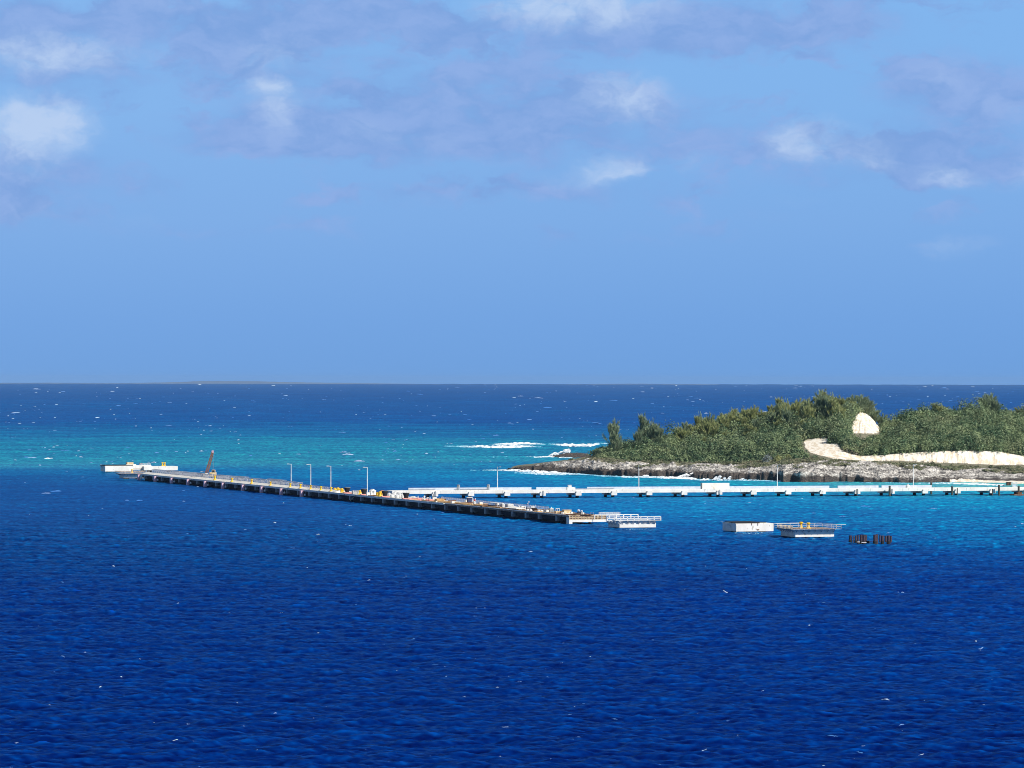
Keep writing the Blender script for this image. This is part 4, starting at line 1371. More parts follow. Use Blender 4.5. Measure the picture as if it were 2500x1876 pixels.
pxs = np.arange(1238, 2900, 1.4)
ds = np.concatenate([np.arange(-200, -10, 6), [-6, -2, -.6], np.arange(-.3, 4, .35), np.arange(4, 42, .6), np.arange(42, 80, 1.0), np.arange(80, 230, 2.2), np.arange(232, 480, 12)])
PX, DD = np.meshgrid(pxs, ds)
wob = (nr1.fbm(PX / 22, DD * 0 + 3, 4) - .5) * 9 * np.clip((2420 - PX) / 200, .15, 1)        # ragged shoreline
gz_ = ground(PX, DD)
GY = y_of(PX, DD) + wob * np.clip(1 - DD / 30, 0, 1)
GX = (PX - 1250) / F * GY
rock = np.clip((VEG_D(PX) + 6 - DD) / 8, 0, 1) * np.clip((DD + .4) / .8, 0, 1)
taper = np.clip((2440 - PX) / 120, .12, 1)
r1 = nr2.fbm(GX / 5.5, GY / 5.5, 5, .55) - .5
r2 = np.abs(nr3.fbm(GX / 2.2, GY / 3.4, 4, .6) - .5)
gz_ = gz_ + rock * taper * (r1 * 3.4 - r2 * 3.2 + .35 + (np.round(nr4.fbm(GX / 13, GY / 7, 3) * 7) / 7 - .5) * 2.2) * np.where(DD < 1.5, .7, 1)
bl = np.clip(1 - np.abs(DD - VEG_D(PX) - 29) / 10, 0, 1) * np.clip((PX - 2080) / 60, 0, 1)
dune = inside(SANDS[1], *photo_xy(GX, GY, gz_)).astype(float)
gz_ = gz_ + dune * (nr2.fbm(PX / 5, DD / 22, 4) - .5) * 1.5
gz_ = gz_ + bl * (nr4.fbm(PX / 6, DD / 30, 4) - .5) * 1.1
# the overhung notch and little cave under the rock at the point right of the middle
cave = np.exp(-((PX - 1948) / 34.0) ** 2) * np.clip(1 - np.abs(DD - .6) / 2.2, 0, 1)
GY = GY + cave * 3.0
gz_ = gz_ - cave * 1.6 + np.exp(-((PX - 1950) / 60.0) ** 2) * np.exp(-((DD - 5) / 4.0) ** 2) * 1.3
SPX, SPY = photo_xy(GX, GY, gz_)
edge = (nr1.fbm(GX / 4, GY / 12, 4) - .5) * 7
sand = np.zeros_like(gz_, bool)
for k, poly in enumerate(SANDS):
    sand |= inside(poly, SPX + edge * .7, SPY + edge * .5) & (DD > (5 if k < 2 else -9))
sand |= (PX > 2320) & (DD < 2)
ilx, ily = photo_xy(GX, GY, gz_)
veg = (DD > VEG_D(PX) + (nr4.fbm(GX / 9, GY / 9, 4) - .5) * 30) & ~sand
cover = np.stack([sand.astype(float), veg.astype(float), np.zeros_like(gz_)], -1)

m_land = bpy.data.materials.new('island_ground')
m_land.use_nodes = True
T = NT(m_land.node_tree)
g_ = T.new('ShaderNodeNewGeometry')
P = g_.outputs['Position']
sp = T.new('ShaderNodeSeparateXYZ'); T.put(sp.inputs[0], P)
at_ = T.new('ShaderNodeAttribute', attribute_name='cover')
sc_ = T.new('ShaderNodeSeparateColor'); T.put(sc_.inputs[0], at_.outputs['Color'])
n_a = T.noise(T.vmath('MULTIPLY', P, (.55, .4, 1.9)), .35, 6, .7)
n_b = T.noise(T.vmath('MULTIPLY', P, (.8, .4, 2.4)), 1.3, 5, .7)
rockc = T.ramp(T.math('ADD', T.math('MULTIPLY', n_a, .45), T.math('MULTIPLY', n_b, .55)),
               [(.40, L4(58, 56, 56)), (.46, L4(116, 112, 107)), (.52, L4(182, 177, 169)), (.58, L4(228, 223, 214))])
wet = T.math('ADD', sp.outputs[2], T.math('MULTIPLY', T.math('SUBTRACT', T.noise(P, .16, 5, .65), .5), 5.5))
east_ = T.smooth(sp.outputs[0], 120, 200)                  # the dark tide-stained band gets lower towards the beach
wet = T.math('ADD', wet, T.math('MULTIPLY', east_, 1.5))
darkc = T.mix(T.smooth(n_b, .4, .62), L4(46, 44, 46), L4(94, 85, 76))
rockc = T.mix(T.smooth(wet, 2.9, 4.2), darkc, rockc)
sandc = T.mix(T.smooth(T.noise(T.vmath('MULTIPLY', P, (1.0, .4, .30)), .42, 6, .7), .42, .60), L4(253, 245, 230), L4(224, 206, 178))
vegc = T.mix(T.smooth(n_a, .4, .6), L4(96, 98, 76), L4(136, 130, 108))
c_ = T.mix(sc_.outputs[1], rockc, vegc)
c_ = T.mix(sc_.outputs[0], c_, sandc)
b_ = T.new('ShaderNodeBsdfPrincipled')
T.put(b_.inputs['Base Color'], c_)
b_.inputs['Roughness'].default_value = .95
bp = T.new('ShaderNodeBump'); bp.inputs['Strength'].default_value = .6; bp.inputs['Distance'].default_value = .5
T.put(bp.inputs['Height'], T.math('MULTIPLY', n_b, T.math('SUBTRACT', 1.0, sc_.outputs[0])))
T.put(b_.inputs['Normal'], bp.outputs[0])
o_ = T.new('ShaderNodeOutputMaterial'); T.put(o_.inputs[0], b_.outputs[0])
land = mesh_obj('island_terrain', np.stack([GX, GY, gz_], -1).reshape(-1, 3), grid_faces(len(ds), len(pxs)), [m_land], smooth=True)
point_color(land.data, 'cover', cover.reshape(-1, 3))
tag(land, kind='structure')

# low rock awash behind the point
def mound(name, px0, px1, ybase, htpx, label, seed, depth=16):
    D = at((px0 + px1) / 2, ybase).y
    n = 90; m_ = 40
    u = np.linspace(-1, 1, n); v = np.linspace(-1, 1, m_)
    U, V = np.meshgrid(u, v)
    Yy = D + V * depth
    Xx = ((px0 + px1) / 2 - 1250 + U * (px1 - px0) / 2) / F * D
    q = Noise2(seed)
    hgt = htpx * D / F
    prof = np.clip(1 - U ** 2, 0, 1) ** .55 * np.clip(1 - V ** 2, 0, 1) ** .4
    Z = prof * hgt * (1 + .25 * U) + (q.fbm(Xx / 2.2, Yy / 3, 4) - .5) * 1.6 * np.clip(prof * 2, 0, 1) - .5
    o = mesh_obj(name, np.stack([Xx, Yy, Z], -1).reshape(-1, 3), grid_faces(m_, n), [m_land], smooth=True)
    point_color(o.data, 'cover', np.zeros((n * m_, 3)))
    tag(o, label, 'rock')
    return o


mound('rock_outcrop', 1342, 1450, 1117, 12, 'dark low rock outcrop splashed by spray behind the rocky point', 51)

# far low islands on the horizon
m_far = mat('hazed_far_land', (92, 116, 150), (104, 124, 152), .002, 1.0)  # blue of distant haze painted into the land colour
def far_island(pts, D, seed, name='distant_hills'):
    xs = np.linspace(pts[0][0], pts[-1][0], 160)
    hh = np.interp(xs, [p[0] for p in pts], [p[1] for p in pts])
    q = Noise2(seed)
    V = np.linspace(-1, 1, 9)
    XX, VV = np.meshgrid(xs, V)
    Yy = D + VV * 500
    Hh = np.interp(XX, [p[0] for p in pts], [p[1] for p in pts]) * (1 - VV ** 2) * (1 + .25 * (q.fbm(XX / 9, VV, 4) - .5))
    Zz = Hh - 2.0
    o = mesh_obj(name, np.stack([(XX - 1250) / F * D, Yy, Zz], -1).reshape(-1, 3), grid_faces(9, 160), [m_far], smooth=True)
    tag(o, kind='structure')


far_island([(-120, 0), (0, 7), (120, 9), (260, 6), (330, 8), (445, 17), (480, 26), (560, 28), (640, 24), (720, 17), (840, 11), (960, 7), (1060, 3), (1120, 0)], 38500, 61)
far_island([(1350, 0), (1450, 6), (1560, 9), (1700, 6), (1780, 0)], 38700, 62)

# ---------------------------------------------------------------- plants
def leaf_mat(name, a, b, c, rough=.7, sc=.35):
    m = bpy.data.materials.new(name)
    m.use_nodes = True
    T = NT(m.node_tree)
    g = T.new('ShaderNodeNewGeometry')
    n = T.noise(g.outputs['Position'], sc, 3, .6)
    tn = T.new('ShaderNodeAttribute', attribute_name='tone')
    n = T.math('ADD', T.math('MULTIPLY', n, .55), T.math('MULTIPLY', tn.outputs['Fac'], .45))
    col = T.mix(T.smooth(n, .34, .66), L4(*a), L4(*b))
    col = T.mix(T.math('MULTIPLY', T.smooth(g.outputs['Random Per Island'], .5, 1.0), .75), col, L4(*c))
    pn = T.smooth(T.noise(g.outputs['Position'], .035, 4, .6), .50, .62, 0.0, .6)
    col = T.mix(T.math('MULTIPLY', pn, tn.outputs['Fac']), col, L4(*[int(.55 * q + .45 * w) for q, w in zip(b, (168, 150, 128))]))
    d = T.new('ShaderNodeBsdfDiffuse'); T.put(d.inputs[0], col)
    t = T.new('ShaderNodeBsdfTranslucent'); T.put(t.inputs[0], col)
    s = T.new('ShaderNodeMixShader'); s.inputs[0].default_value = .22
    T.put(s.inputs[1], d.outputs[0]); T.put(s.inputs[2], t.outputs[0])
    o = T.new('ShaderNodeOutputMaterial'); T.put(o.inputs[0], s.outputs[0])
    return m


m_scrub = leaf_mat('scrub_leaves', (76, 104, 78), (138, 154, 112), (164, 178, 138), sc=.05)
m_low = leaf_mat('low_scrub_leaves', (104, 116, 88), (140, 140, 112), (166, 164, 138), sc=.15)
m_cas = leaf_mat('casuarina_needles', (140, 150, 98), (172, 172, 118), (198, 196, 146), sc=.08)
m_cas2 = leaf_mat('casuarina_needles_blue', (122, 140, 112), (148, 158, 122), (180, 188, 152), sc=.08)
m_bark = mat('pale_bark', (158, 148, 136), (116, 108, 98), 2.0, .9)


def tri_soup(c, d, w, n_=None):
    """blades: centre base c, vector d, half width vector w -> triangles"""
    v = np.stack([c - w, c + w, c + d], 1)
    f = np.arange(len(c) * 3).reshape(-1, 3)
    return v.reshape(-1, 3), f


def bushes(name, X, Y, Z, R, Hh, per, leaf, m, seed, parent=None):
    """many leafy domes as ONE mesh of small leaf triangles"""
    rs = np.random.RandomState(seed)
    n = len(X)
    cnt = np.maximum(14, (per * (R / R.mean()) ** 2).astype(int))
    idx = np.repeat(np.arange(n), cnt)
    k = len(idx)
    th = rs.rand(k) * 2 * np.pi
    cz = rs.rand(k) ** .7
    rr = np.sqrt(1 - cz ** 2)
    # lobes: leaves cluster round a few directions, which gives lit and shaded clumps
    lob = 1 + .28 * np.sin(th * (2 + idx % 4) + idx * 1.7) + .16 * np.sin(th * 7 + cz * 9 + idx)
    rad = R[idx] * lob * (.80 + .25 * rs.rand(k))
    c = np.stack([X[idx] + rad * rr * np.cos(th), Y[idx] + rad * rr * np.sin(th), Z[idx] + Hh[idx] * cz * (.8 + .3 * rs.rand(k)) * (.85 + .15 * lob)], -1)
    nrm = np.stack([rr * np.cos(th), rr * np.sin(th), cz + .35], -1) + rs.randn(k, 3) * .45
    nrm /= np.linalg.norm(nrm, axis=1)[:, None]
    a = np.cross(nrm, rs.randn(k, 3)); a /= np.linalg.norm(a, axis=1)[:, None]
    b = np.cross(nrm, a)
    s = (leaf * (.6 + .8 * rs.rand(k)))[:, None]
    v = np.stack([c - a * s, c + b * s * .55, c + a * s, c - b * s * .55], 1).reshape(-1, 3)
    o = mesh_obj(name, v, np.arange(k * 4).reshape(-1, 4), [m], parent)
    tone = rs.rand(n).astype(np.float32)
    at = o.data.attributes.new('tone', 'FLOAT', 'POINT')
    at.data.foreach_set('value', np.repeat(tone[idx], 4))
    return o


def land_point(px, d):
    z = ground(px, d)
    Y = y_of(px, d)
    return (px - 1250) / F * Y, Y, z


rs = np.random.RandomState(77)
# the dense scrub over the hill
N0 = 21500
pxr = rs.uniform(1462, 2895, N0)
dr_ = RIDGE_D(pxr); dv_ = VEG_D(pxr)
tt = rs.rand(N0) ** 0.9
dd = dv_ + 3 + (dr_ + 18 - dv_) * tt
X, Y, Z = land_point(pxr, dd)
fr = np.clip((dd - dv_) / 30, 0, 1)
R = (.8 + 1.05 * fr) * np.exp(rs.randn(N0) * .40)
Hh = (.5 + .8 * fr) + R * rs.uniform(.8, 1.9, N0) * (.4 + .6 * fr)
Hh = Hh * np.interp(pxr, [1462, 1500, 1640], [.4, .5, 1.0])
low_r = np.clip((pxr - 2050) / 60, 0, 1) * (dd < dv_ + 28)
Hh = np.where(low_r > 0, np.clip(Hh, .8, 1.9), Hh); R = np.where(low_r > 0, np.minimum(R, 1.8), R)
a1, b1_ = photo_xy(X, Y, Z + .2); a2, b2_ = photo_xy(X, Y, Z + Hh)
am, bm_ = photo_xy(X, Y, Z + Hh * .6)
bad = np.zeros(N0, bool)
for poly in SANDS:
    for fh in ((.1, .5, .9, 1.15) if poly is not SANDS[0] else (.1, .5, .95)):
        hx, hy = photo_xy(X, Y, Z + Hh * fh)
        for fx in ((-1.05, -.5, 0, .5, 1.05) if poly is not SANDS[1] else (-.45, 0, .45)):
            bad |= inside(poly, hx + fx * R * F / Y, hy)
# the gully where the pass lies low
keep = ~bad & (rs.rand(N0) < np.where(dd < dv_ + 8, .55, .8))
keep &= ~((low_r > 0) & (nr2.fbm(X / 14, Y / 22, 3) < .36))
X, Y, Z, R, Hh, pxr, dd = [q[keep] for q in (X, Y, Z, R, Hh, pxr, dd)]
# low grey-green growth creeping down over the rock
N1 = 3000
p1 = rs.uniform(1390, 2890, N1)
d1 = VEG_D(p1) + rs.uniform(-17, 9, N1)
x1_, y1_, z1_ = land_point(p1, d1)
k1 = nr3.fbm(x1_ / 11, y1_ / 9, 4) > (.50 + .010 * np.clip(VEG_D(p1) - d1, 0, 20))
x1_, y1_, z1_, p1 = x1_[k1], y1_[k1], z1_[k1], p1[k1]
r1_ = rs.uniform(.7, 1.6, len(x1_))
tag(bushes('creeping_scrub', x1_, y1_, z1_ + .15, r1_, r1_ * .55, 60, .30, m_low, 9), kind='stuff')
isl = fr[keep] < .28
isl |= (low_r[keep] > 0)
cvr = tag(bushes('scrub', X[~isl], Y[~isl], Z[~isl] - .3, R[~isl], Hh[~isl], 64, .46, m_scrub, 5), kind='stuff')
tag(bushes('low_scrub', X[isl], Y[isl], Z[isl] - .15, R[isl] * 1.1, Hh[isl] * .8, 60, .32, m_low, 6), kind='stuff')
print('bushes', (~isl).sum(), isl.sum())


# feathery casuarinas, each its own thing
def cas_crown(seed, lean, sparse=1.0):
    r = np.random.RandomState(seed)
    V, Fc = [], []
    n0 = 0
    limbs = []
    for k in range(34):                       # limbs leave the trunk low and sweep up
        a = r.rand() * 2 * np.pi
        h0 = r.rand() ** 1.1 * .66
        ln = (.50 - .30 * h0) * r.uniform(.65, 1.15)
        d = np.array([math.cos(a) * r.uniform(.3, .75) + lean * .5, math.sin(a) * r.uniform(.3, .75), 1.0])
        d = d / np.linalg.norm(d)
        limbs.append((np.array([lean * h0 * .35, 0, h0]), d * ln))
    limbs.append((np.array([0, 0, .4]), np.array([lean * .4, 0, .60])))
    for base, dv in limbs:
        m_ = int(66 * sparse)
        f = r.rand(m_) ** .8
        c = base + dv * f[:, None] + r.randn(m_, 3) * .018
        dirs = dv / np.linalg.norm(dv) + r.randn(m_, 3) * .27 + np.array([lean * 1.1, 0, .55])
        dirs /= np.linalg.norm(dirs, axis=1)[:, None]
        L = r.uniform(.08, .20, m_) * (1.15 - .4 * f)
        w = np.cross(dirs, r.randn(m_, 3)); w /= np.linalg.norm(w, axis=1)[:, None]
        v, ff = tri_soup(c, dirs * L[:, None], w * r.uniform(.005, .012, m_)[:, None])
        V.append(v); Fc.append(ff + n0); n0 += len(v)
    return np.concatenate(V), np.concatenate(Fc), limbs


CAS = []
for k in range(5):
    v, f, limbs = cas_crown(100 + k, [-.12, .10, -.20, .16, -.05][k])
    for j, mt in enumerate((m_cas, m_cas2)):
        root = empty('casuarina', (0, -500, -50))
        cr_o = mesh_obj('crown', v, f, [mt], root)
        tr = MB()
        tr.cyl((0, 0, -.05), (limbs[-1][0][0], 0, .45), .022, .012, 7).cyl((limbs[-1][0][0], 0, .44), tuple(limbs[-1][0] + limbs[-1][1] * .8), .012, .003, 6)
        for base, dv in limbs[:10]:
            tr.cyl(tuple(base), tuple(base + dv * .8), .006, .002, 5)
        tr.build('trunk', m_bark, root)
        CAS.append([root, False])
for o in CAS:
    remember(o[0])
# column in the photo, photo row of the tip, width, tint (0 olive, 1 blue-green), how far behind the shore (share of ridge)
CT = [(1496, 1027, 54, 1, .85), (1505, 1040, 46, 1, .7), (1571, 1013, 56, 1, .95), (1592, 1026, 60, 1, .85), (1555, 1050, 40, 1, .8), (1610, 1040, 46, 1, .8),
      (1672, 1031, 46, 1, .95), (1690, 1036, 46, 0, .9), (1712, 1010, 52, 1, 1.0), (1728, 1012, 50, 1, .95), (1745, 1026, 44, 0, .8), (1766, 1010, 46, 0, 1.0), (1790, 998, 52, 0, 1.05), (1812, 995, 54, 0, 1.0),
      (1836, 992, 50, 0, 1.05), (1862, 1002, 46, 0, 1.0), (1880, 990, 44, 0, 1.05), (1905, 972, 54, 0, 1.05), (1925, 978, 54, 0, .95), (1948, 975, 54, 0, 1.05), (1972, 974, 52, 0, 1.0), (1994, 968, 50, 0, 1.0),
      (2012, 953, 56, 0, 1.02), (2034, 962, 56, 0, .98), (2056, 968, 54, 0, 1.0), (2078, 966, 56, 1, 1.08), (2098, 965, 60, 1, 1.10), (2116, 970, 60, 1, 1.12), (2134, 992, 56, 1, 1.14), (2150, 1012, 50, 1, 1.15), (2168, 1022, 44, 1, 1.12),
      (2232, 1003, 40, 1, 1.05), (2284, 984, 50, 0, 1.05), (2300, 988, 46, 0, 1.0), (2371, 993, 36, 0, 1.05), (2400, 966, 54, 1, 1.04), (2416, 962, 56, 1, 1.08), (2428, 975, 46, 1, 1.02), (2470, 1000, 36, 0, 1.05), (2492, 994, 44, 0, 1.05), (2512, 990, 50, 1, 1.05), (2560, 985, 50, 0, 1.05),
      (1830, 1035, 56, 0, .7), (1775, 1050, 50, 0, .7), (1900, 1024, 50, 0, .75), (1965, 1022, 52, 0, .72), (2030, 1020, 50, 0, .75), (1720, 1066, 44, 0, .66)]
for px in range(1655, 2105, 13):          # the trees between, a little lower than the tips picked out above
    env = min(CT, key=lambda c: abs(c[0] - px) + (200 if c[4] < .8 else 0))
    q = random.Random(px)
    CT.append((px + q.uniform(-4, 4), env[1] + q.uniform(4, 20), 48 + q.uniform(-6, 8), 1 if q.random() < .35 else 0, env[4] - q.uniform(.05, .22)))
cas_rng = random.Random(4)
FAR = 0
order = sorted(range(len(CT)), key=lambda i: CT[i][0])
rank = {i: r for r, i in enumerate(order)}
for i, (px, yt, wpx, tint, sh) in enumerate(CT):
    d = float(RIDGE_D(px)) * sh
    x, y, z = [float(q) for q in land_point(np.array(float(px)), np.array(d))]
    z = max(z, .5)
    top = H - (lvl(px, yt) - Y0) * y / F
    h = max(top - z, 5.0) * 1.04
    wd = wpx * y / F * 1.5
    kind = (i * 3) % 5 * 2 + tint
    root, used = CAS[kind]
    lab = ('blue-grey' if tint else 'olive green') + ' feathery casuarina on the island, ' + ORD[rank[i]] + ' from the rocky point'
    if px == 1496: lab = 'lone wispy casuarina nearest the rocky point, in front of the surf line'
    if px == 1571: lab = 'pointed wispy casuarina across the gap from the lone one'
    if px == 2416: lab = 'tall dark casuarina standing above the scrub right of the dune gap'
    if px == 2012: lab = 'tallest olive casuarina on the crest left of the sand patch'
    if not used:
        o = root; CAS[kind][1] = True
        tag(o, lab, 'tree', 'casuarina trees on the island')
        o.location = (x, y, z - .3); o.rotation_euler = (0, 0, 0)
    else:
        o = copy_tree(root, (x, y, z - .3), 0, lab, 'casuarina trees on the island')
        o['category'] = 'tree'
    flip = -1 if cas_rng.random() < .35 else 1
    o.scale = (wd * flip, wd, h)
for root, used in CAS:
    if not used:
        for ch in list(KIDS.get(root.name, [])):
            bpy.data.objects.remove(ch)
        bpy.data.objects.remove(root)

# small trees with bare pale stems along the top of the sand bluff
SMALL = []
for k in range(3):
    root = empty('small_tree', (0, 0, -60))
    r = np.random.RandomState(200 + k)
    bushes('crown', np.array([0, .5, -.4]), np.array([0, .3, -.2]), np.array([1.9, 2.3, 2.1]), np.array([1.2, .8, .8]), np.array([1.5, 1.1, 1.0]), 70, .36, m_scrub, 210 + k, root)
    t_ = MB()
    for q in range(3):
        a = r.rand() * 6.28
        t_.cyl((.12 * q, 0, -.4), (.12 * q + .5 * math.cos(a), .5 * math.sin(a), 2.6), .10, .05, 6)
    t_.build('trunk', m_bark, root)
    SMALL.append(remember(root))
sx = [2058, 2068, 2079, 2091, 2104, 2117, 2129, 2142, 2154, 2166, 2178, 2189, 2200, 2211, 2221, 2231, 2243, 2256, 2270, 2286, 2303, 2322, 2343, 2365, 2388, 2412, 2436, 2462, 2488]
for i, px in enumerate(sx):
    d = float(VEG_D(px)) + 35.5 + 2.5 * ((i * 7) % 3) / 3 + (3 if px > 2240 else 0)
    x, y, z = [float(q) for q in land_point(np.array(float(px)), np.array(d))]
    lab = 'bare-stemmed small tree on top of the sand bluff, %s from the sand track' % ORD[i]
    if i < 3:
        o = SMALL[i]; o.location = (x, y, z); tag(o, lab, 'tree', 'bare-stemmed trees along the sand bluff')
    else:
        o = copy_tree(SMALL[i % 3], (x, y, z), i * 1.3, lab, 'bare-stemmed trees along the sand bluff')
        o['category'] = 'tree'
    s = .85 + .35 * ((i * 5) % 7) / 7
    if px > 2270: s *= .75
    o.scale = (s, s, s)

# single bushes one can tell apart
for px, dq, r_, h_, m_, lab in [(1874, 6, 2.4, 4.0, 'grey', 'silvery grey bush at the foot of the scrub above the rocks'),
                               (1900, 7, 2.2, 3.4, 'cas', 'olive tufted bush beside the silvery grey one'), (1925, 8, 2.0, 3.0, 'cas', 'olive tufted bush left of the sand track'),
                               (2277, -4, 1.0, 2.0, 'low', 'small dark bush standing up against the sand bluff'), (2420, -5, 1.1, 1.3, 'low', 'small flat bush alone on the sand below the bluff'),
                               (1806, 40, 3.4, 6.5, 'scrub', 'big round dark green bush among the casuarinas')]:
    d = float(VEG_D(px)) + dq + (12 if px > 2200 else 0)
    x, y, z = [float(q) for q in land_point(np.array(float(px)), np.array(d))]
    o = empty('bush', (x, y, z), 0, lab, 'bush')
    mm = {'grey': leaf_mat('grey_leaves', (136, 146, 146), (110, 122, 124), (170, 176, 172)), 'cas': m_cas, 'low': m_low, 'scrub': m_scrub}[m_]
    bushes('foliage', np.array([0, r_ * .4, -r_ * .4]), np.array([0, -.3, .3]), np.array([0, 0, 0.]), np.array([r_, r_ * .6, r_ * .6]), np.array([h_, h_ * .8, h_ * .7]), 130, .34, mm, int(px), o)
    MB().cyl((0, 0, -.3), (.1, 0, h_ * .6), .12, .05, 6).build('stem', m_bark, o)
# the two small things on the beach
bx = at(2463, 1184, .6)
o = empty('hut', (bx.x, bx.y, .3), TA, 'small brown hut on the beach behind the trestle', 'hut')
MB().box(-.9, .9, -.8, .8, 0, 1.5).build('wall', 'rust', o)
MB().box(-1.1, 1.1, -1.0, 1.0, 1.51, 1.66).build('roof', 'form', o)
MB().box(-.3, .3, -.84, -.805, .05, 1.2).build('door', 'black', o)
bx = at(2478, 1188, .6)
o = empty('frame_stand', (bx.x, bx.y, .3), TA, 'white square frame stand on the beach right of the brown hut', 'stand')
f_ = MB()
for x in (-1.05, 1.05):
    f_.bar((x, 0, 0), (x, 0, 2.1), .22).bar((x, 1.2, 0), (x, 1.2, 2.1), .18)
f_.bar((-1.1, 0, 2.1), (1.1, 0, 2.1), .22).bar((-1.1, 0, .2), (1.1, 0, .2), .22).bar((-1.05, 0, 2.1), (-1.05, 1.2, 2.1), .18).bar((1.05, 0, 2.1), (1.05, 1.2, 2.1), .18)
f_.build('frame', 'white', o)
MB().box(-.7, .7, .3, .9, .0, 1.2).build('cooler', 'parapet', o)

# ---------------------------------------------------------------- foam
m_foam = bpy.data.materials.new('foam')
m_foam.use_nodes = True
T = NT(m_foam.node_tree)
g_ = T.new('ShaderNodeNewGeometry')
ta_ = T.new('ShaderNodeAttribute', attribute_name='thick')
fc = T.mix(T.smooth(T.math('ADD', T.math('MULTIPLY', T.noise(g_.outputs['Position'], .8, 4, .65), .5), ta_.outputs['Fac']), .35, 1.0), L4(110, 184, 208), L4(246, 249, 250))
d_ = T.new('ShaderNodeBsdfDiffuse'); T.put(d_.inputs[0], fc)
o_ = T.new('ShaderNodeOutputMaterial'); T.put(o_.inputs[0], d_.outputs[0])
m_cap = bpy.data.materials.new('whitecap_foam')
m_cap.use_nodes = True
T = NT(m_cap.node_tree)
g_ = T.new('ShaderNodeNewGeometry')
fc = T.mix(T.math('POWER', g_.outputs['Random Per Island'], 2.4), L4(70, 118, 180), L4(232, 238, 244))
d_ = T.new('ShaderNodeBsdfDiffuse'); T.put(d_.inputs[0], fc)
o_ = T.new('ShaderNodeOutputMaterial'); T.put(o_.inputs[0], d_.outputs[0])

# whitecaps: little broken crests, wider and higher out at sea
rs = np.random.RandomState(909)
NW = 4200
u = rs.rand(NW)
py_ = np.where(u < .40, rs.uniform(940, 1050, NW), np.where(u < .58, rs.uniform(1050, 1140, NW), np.where(u < .66, rs.uniform(1140, 1290, NW), 1290 + 640 * rs.rand(NW) ** .85)))
px_ = rs.uniform(-500, 3000, NW)
wpx = np.exp(rs.randn(NW) * .62) * np.where(py_ < 1100, 4.6, 6.2)
wpx = np.minimum(wpx, 28)
hpx = np.clip(.8 + wpx * .10, .9, 3.2) * rs.uniform(.6, 1.15, NW) * np.where(py_ > 1290, .8, 1) * np.where(py_ < 1100, .75, 1)
near_pier = (py_ > 1132) & (py_ < 1300)
keep = ~((px_ > 1230) & (py_ > 1085) & (py_ < 1215)) & ~(near_pier & (rs.rand(NW) < .45))
keep &= ~((py_ > 1290) & (rs.rand(NW) < .55))
keep &= nr1.fbm(px_ / 90, py_ / 9, 3) > .44
px_, py_, wpx, hpx = px_[keep], py_[keep], wpx[keep], hpx[keep]
Dw = H * F / (py_ - Y0)
Wm = wpx * Dw / F; Hm = hpx * Dw / F * .9
K = 9
V = []; Fq = []
xc = (px_ - 1250) * Dw / F
s = np.linspace(-1, 1, K)
prof = (1 - s ** 2)[None, :] ** .8 * (.55 + .7 * rs.rand(len(xc), K))
curve = rs.uniform(-.25, .25, (len(xc), 1)) * s[None, :] ** 2 + rs.randn(len(xc), K) * .03 + rs.uniform(-.3, .3, (len(xc), 1)) * s[None, :]
xx = xc[:, None] + s[None, :] * Wm[:, None] / 2
dep = np.maximum(Wm * .35, .25)
yy = Dw[:, None] + curve * Wm[:, None] * 2
zb = sea_z(xx, yy)
zt = zb + Hm[:, None] * prof
front = np.stack([xx, yy - dep[:, None] * .35 * prof - .02, zb - .15], -1)
top_ = np.stack([xx, yy, zt], -1)
back = np.stack([xx, yy + dep[:, None] * prof + .02, zb - .15], -1)
vv = np.stack([front, top_, back], 2)                  # n, K, 3, 3
n_ = len(xc)
idx = np.arange(n_ * K * 3).reshape(n_, K, 3)
q1 = np.stack([idx[:, :-1, 0], idx[:, 1:, 0], idx[:, 1:, 1], idx[:, :-1, 1]], -1).reshape(-1, 4)
q2 = np.stack([idx[:, :-1, 1], idx[:, 1:, 1], idx[:, 1:, 2], idx[:, :-1, 2]], -1).reshape(-1, 4)
tag(mesh_obj('whitecaps', vv.reshape(-1, 3), np.concatenate([q1, q2]), [m_cap]), kind='stuff')


# surf: dense flecks of foam along lines
FV, FT, n_f = [], [], 0


def flecks(x, y, z, size, flat=.35, thick=1.0):
    """adds small foam quads, some lying, some standing"""
    global n_f
    n = len(x)
    c = np.stack([x, y, z], -1)
    a = np.stack([np.ones(n), rs.randn(n) * .3, rs.randn(n) * flat * .3], -1)
    b = np.stack([rs.randn(n) * .3, rs.randn(n) * .4, np.ones(n)], -1) * np.where(rs.rand(n) < flat, .18, 1.0)[:, None]
    b[:, 1] += .4
    a /= np.linalg.norm(a, axis=1)[:, None]
    s_ = size * rs.uniform(.5, 1.3, n)
    a *= s_[:, None] * 1.5; b *= s_[:, None] * .45
    FT.append(np.repeat(np.ones(n) * thick, 4))
    FV.append(np.stack([c - a, c - b, c + a * .9, c + b], 1))


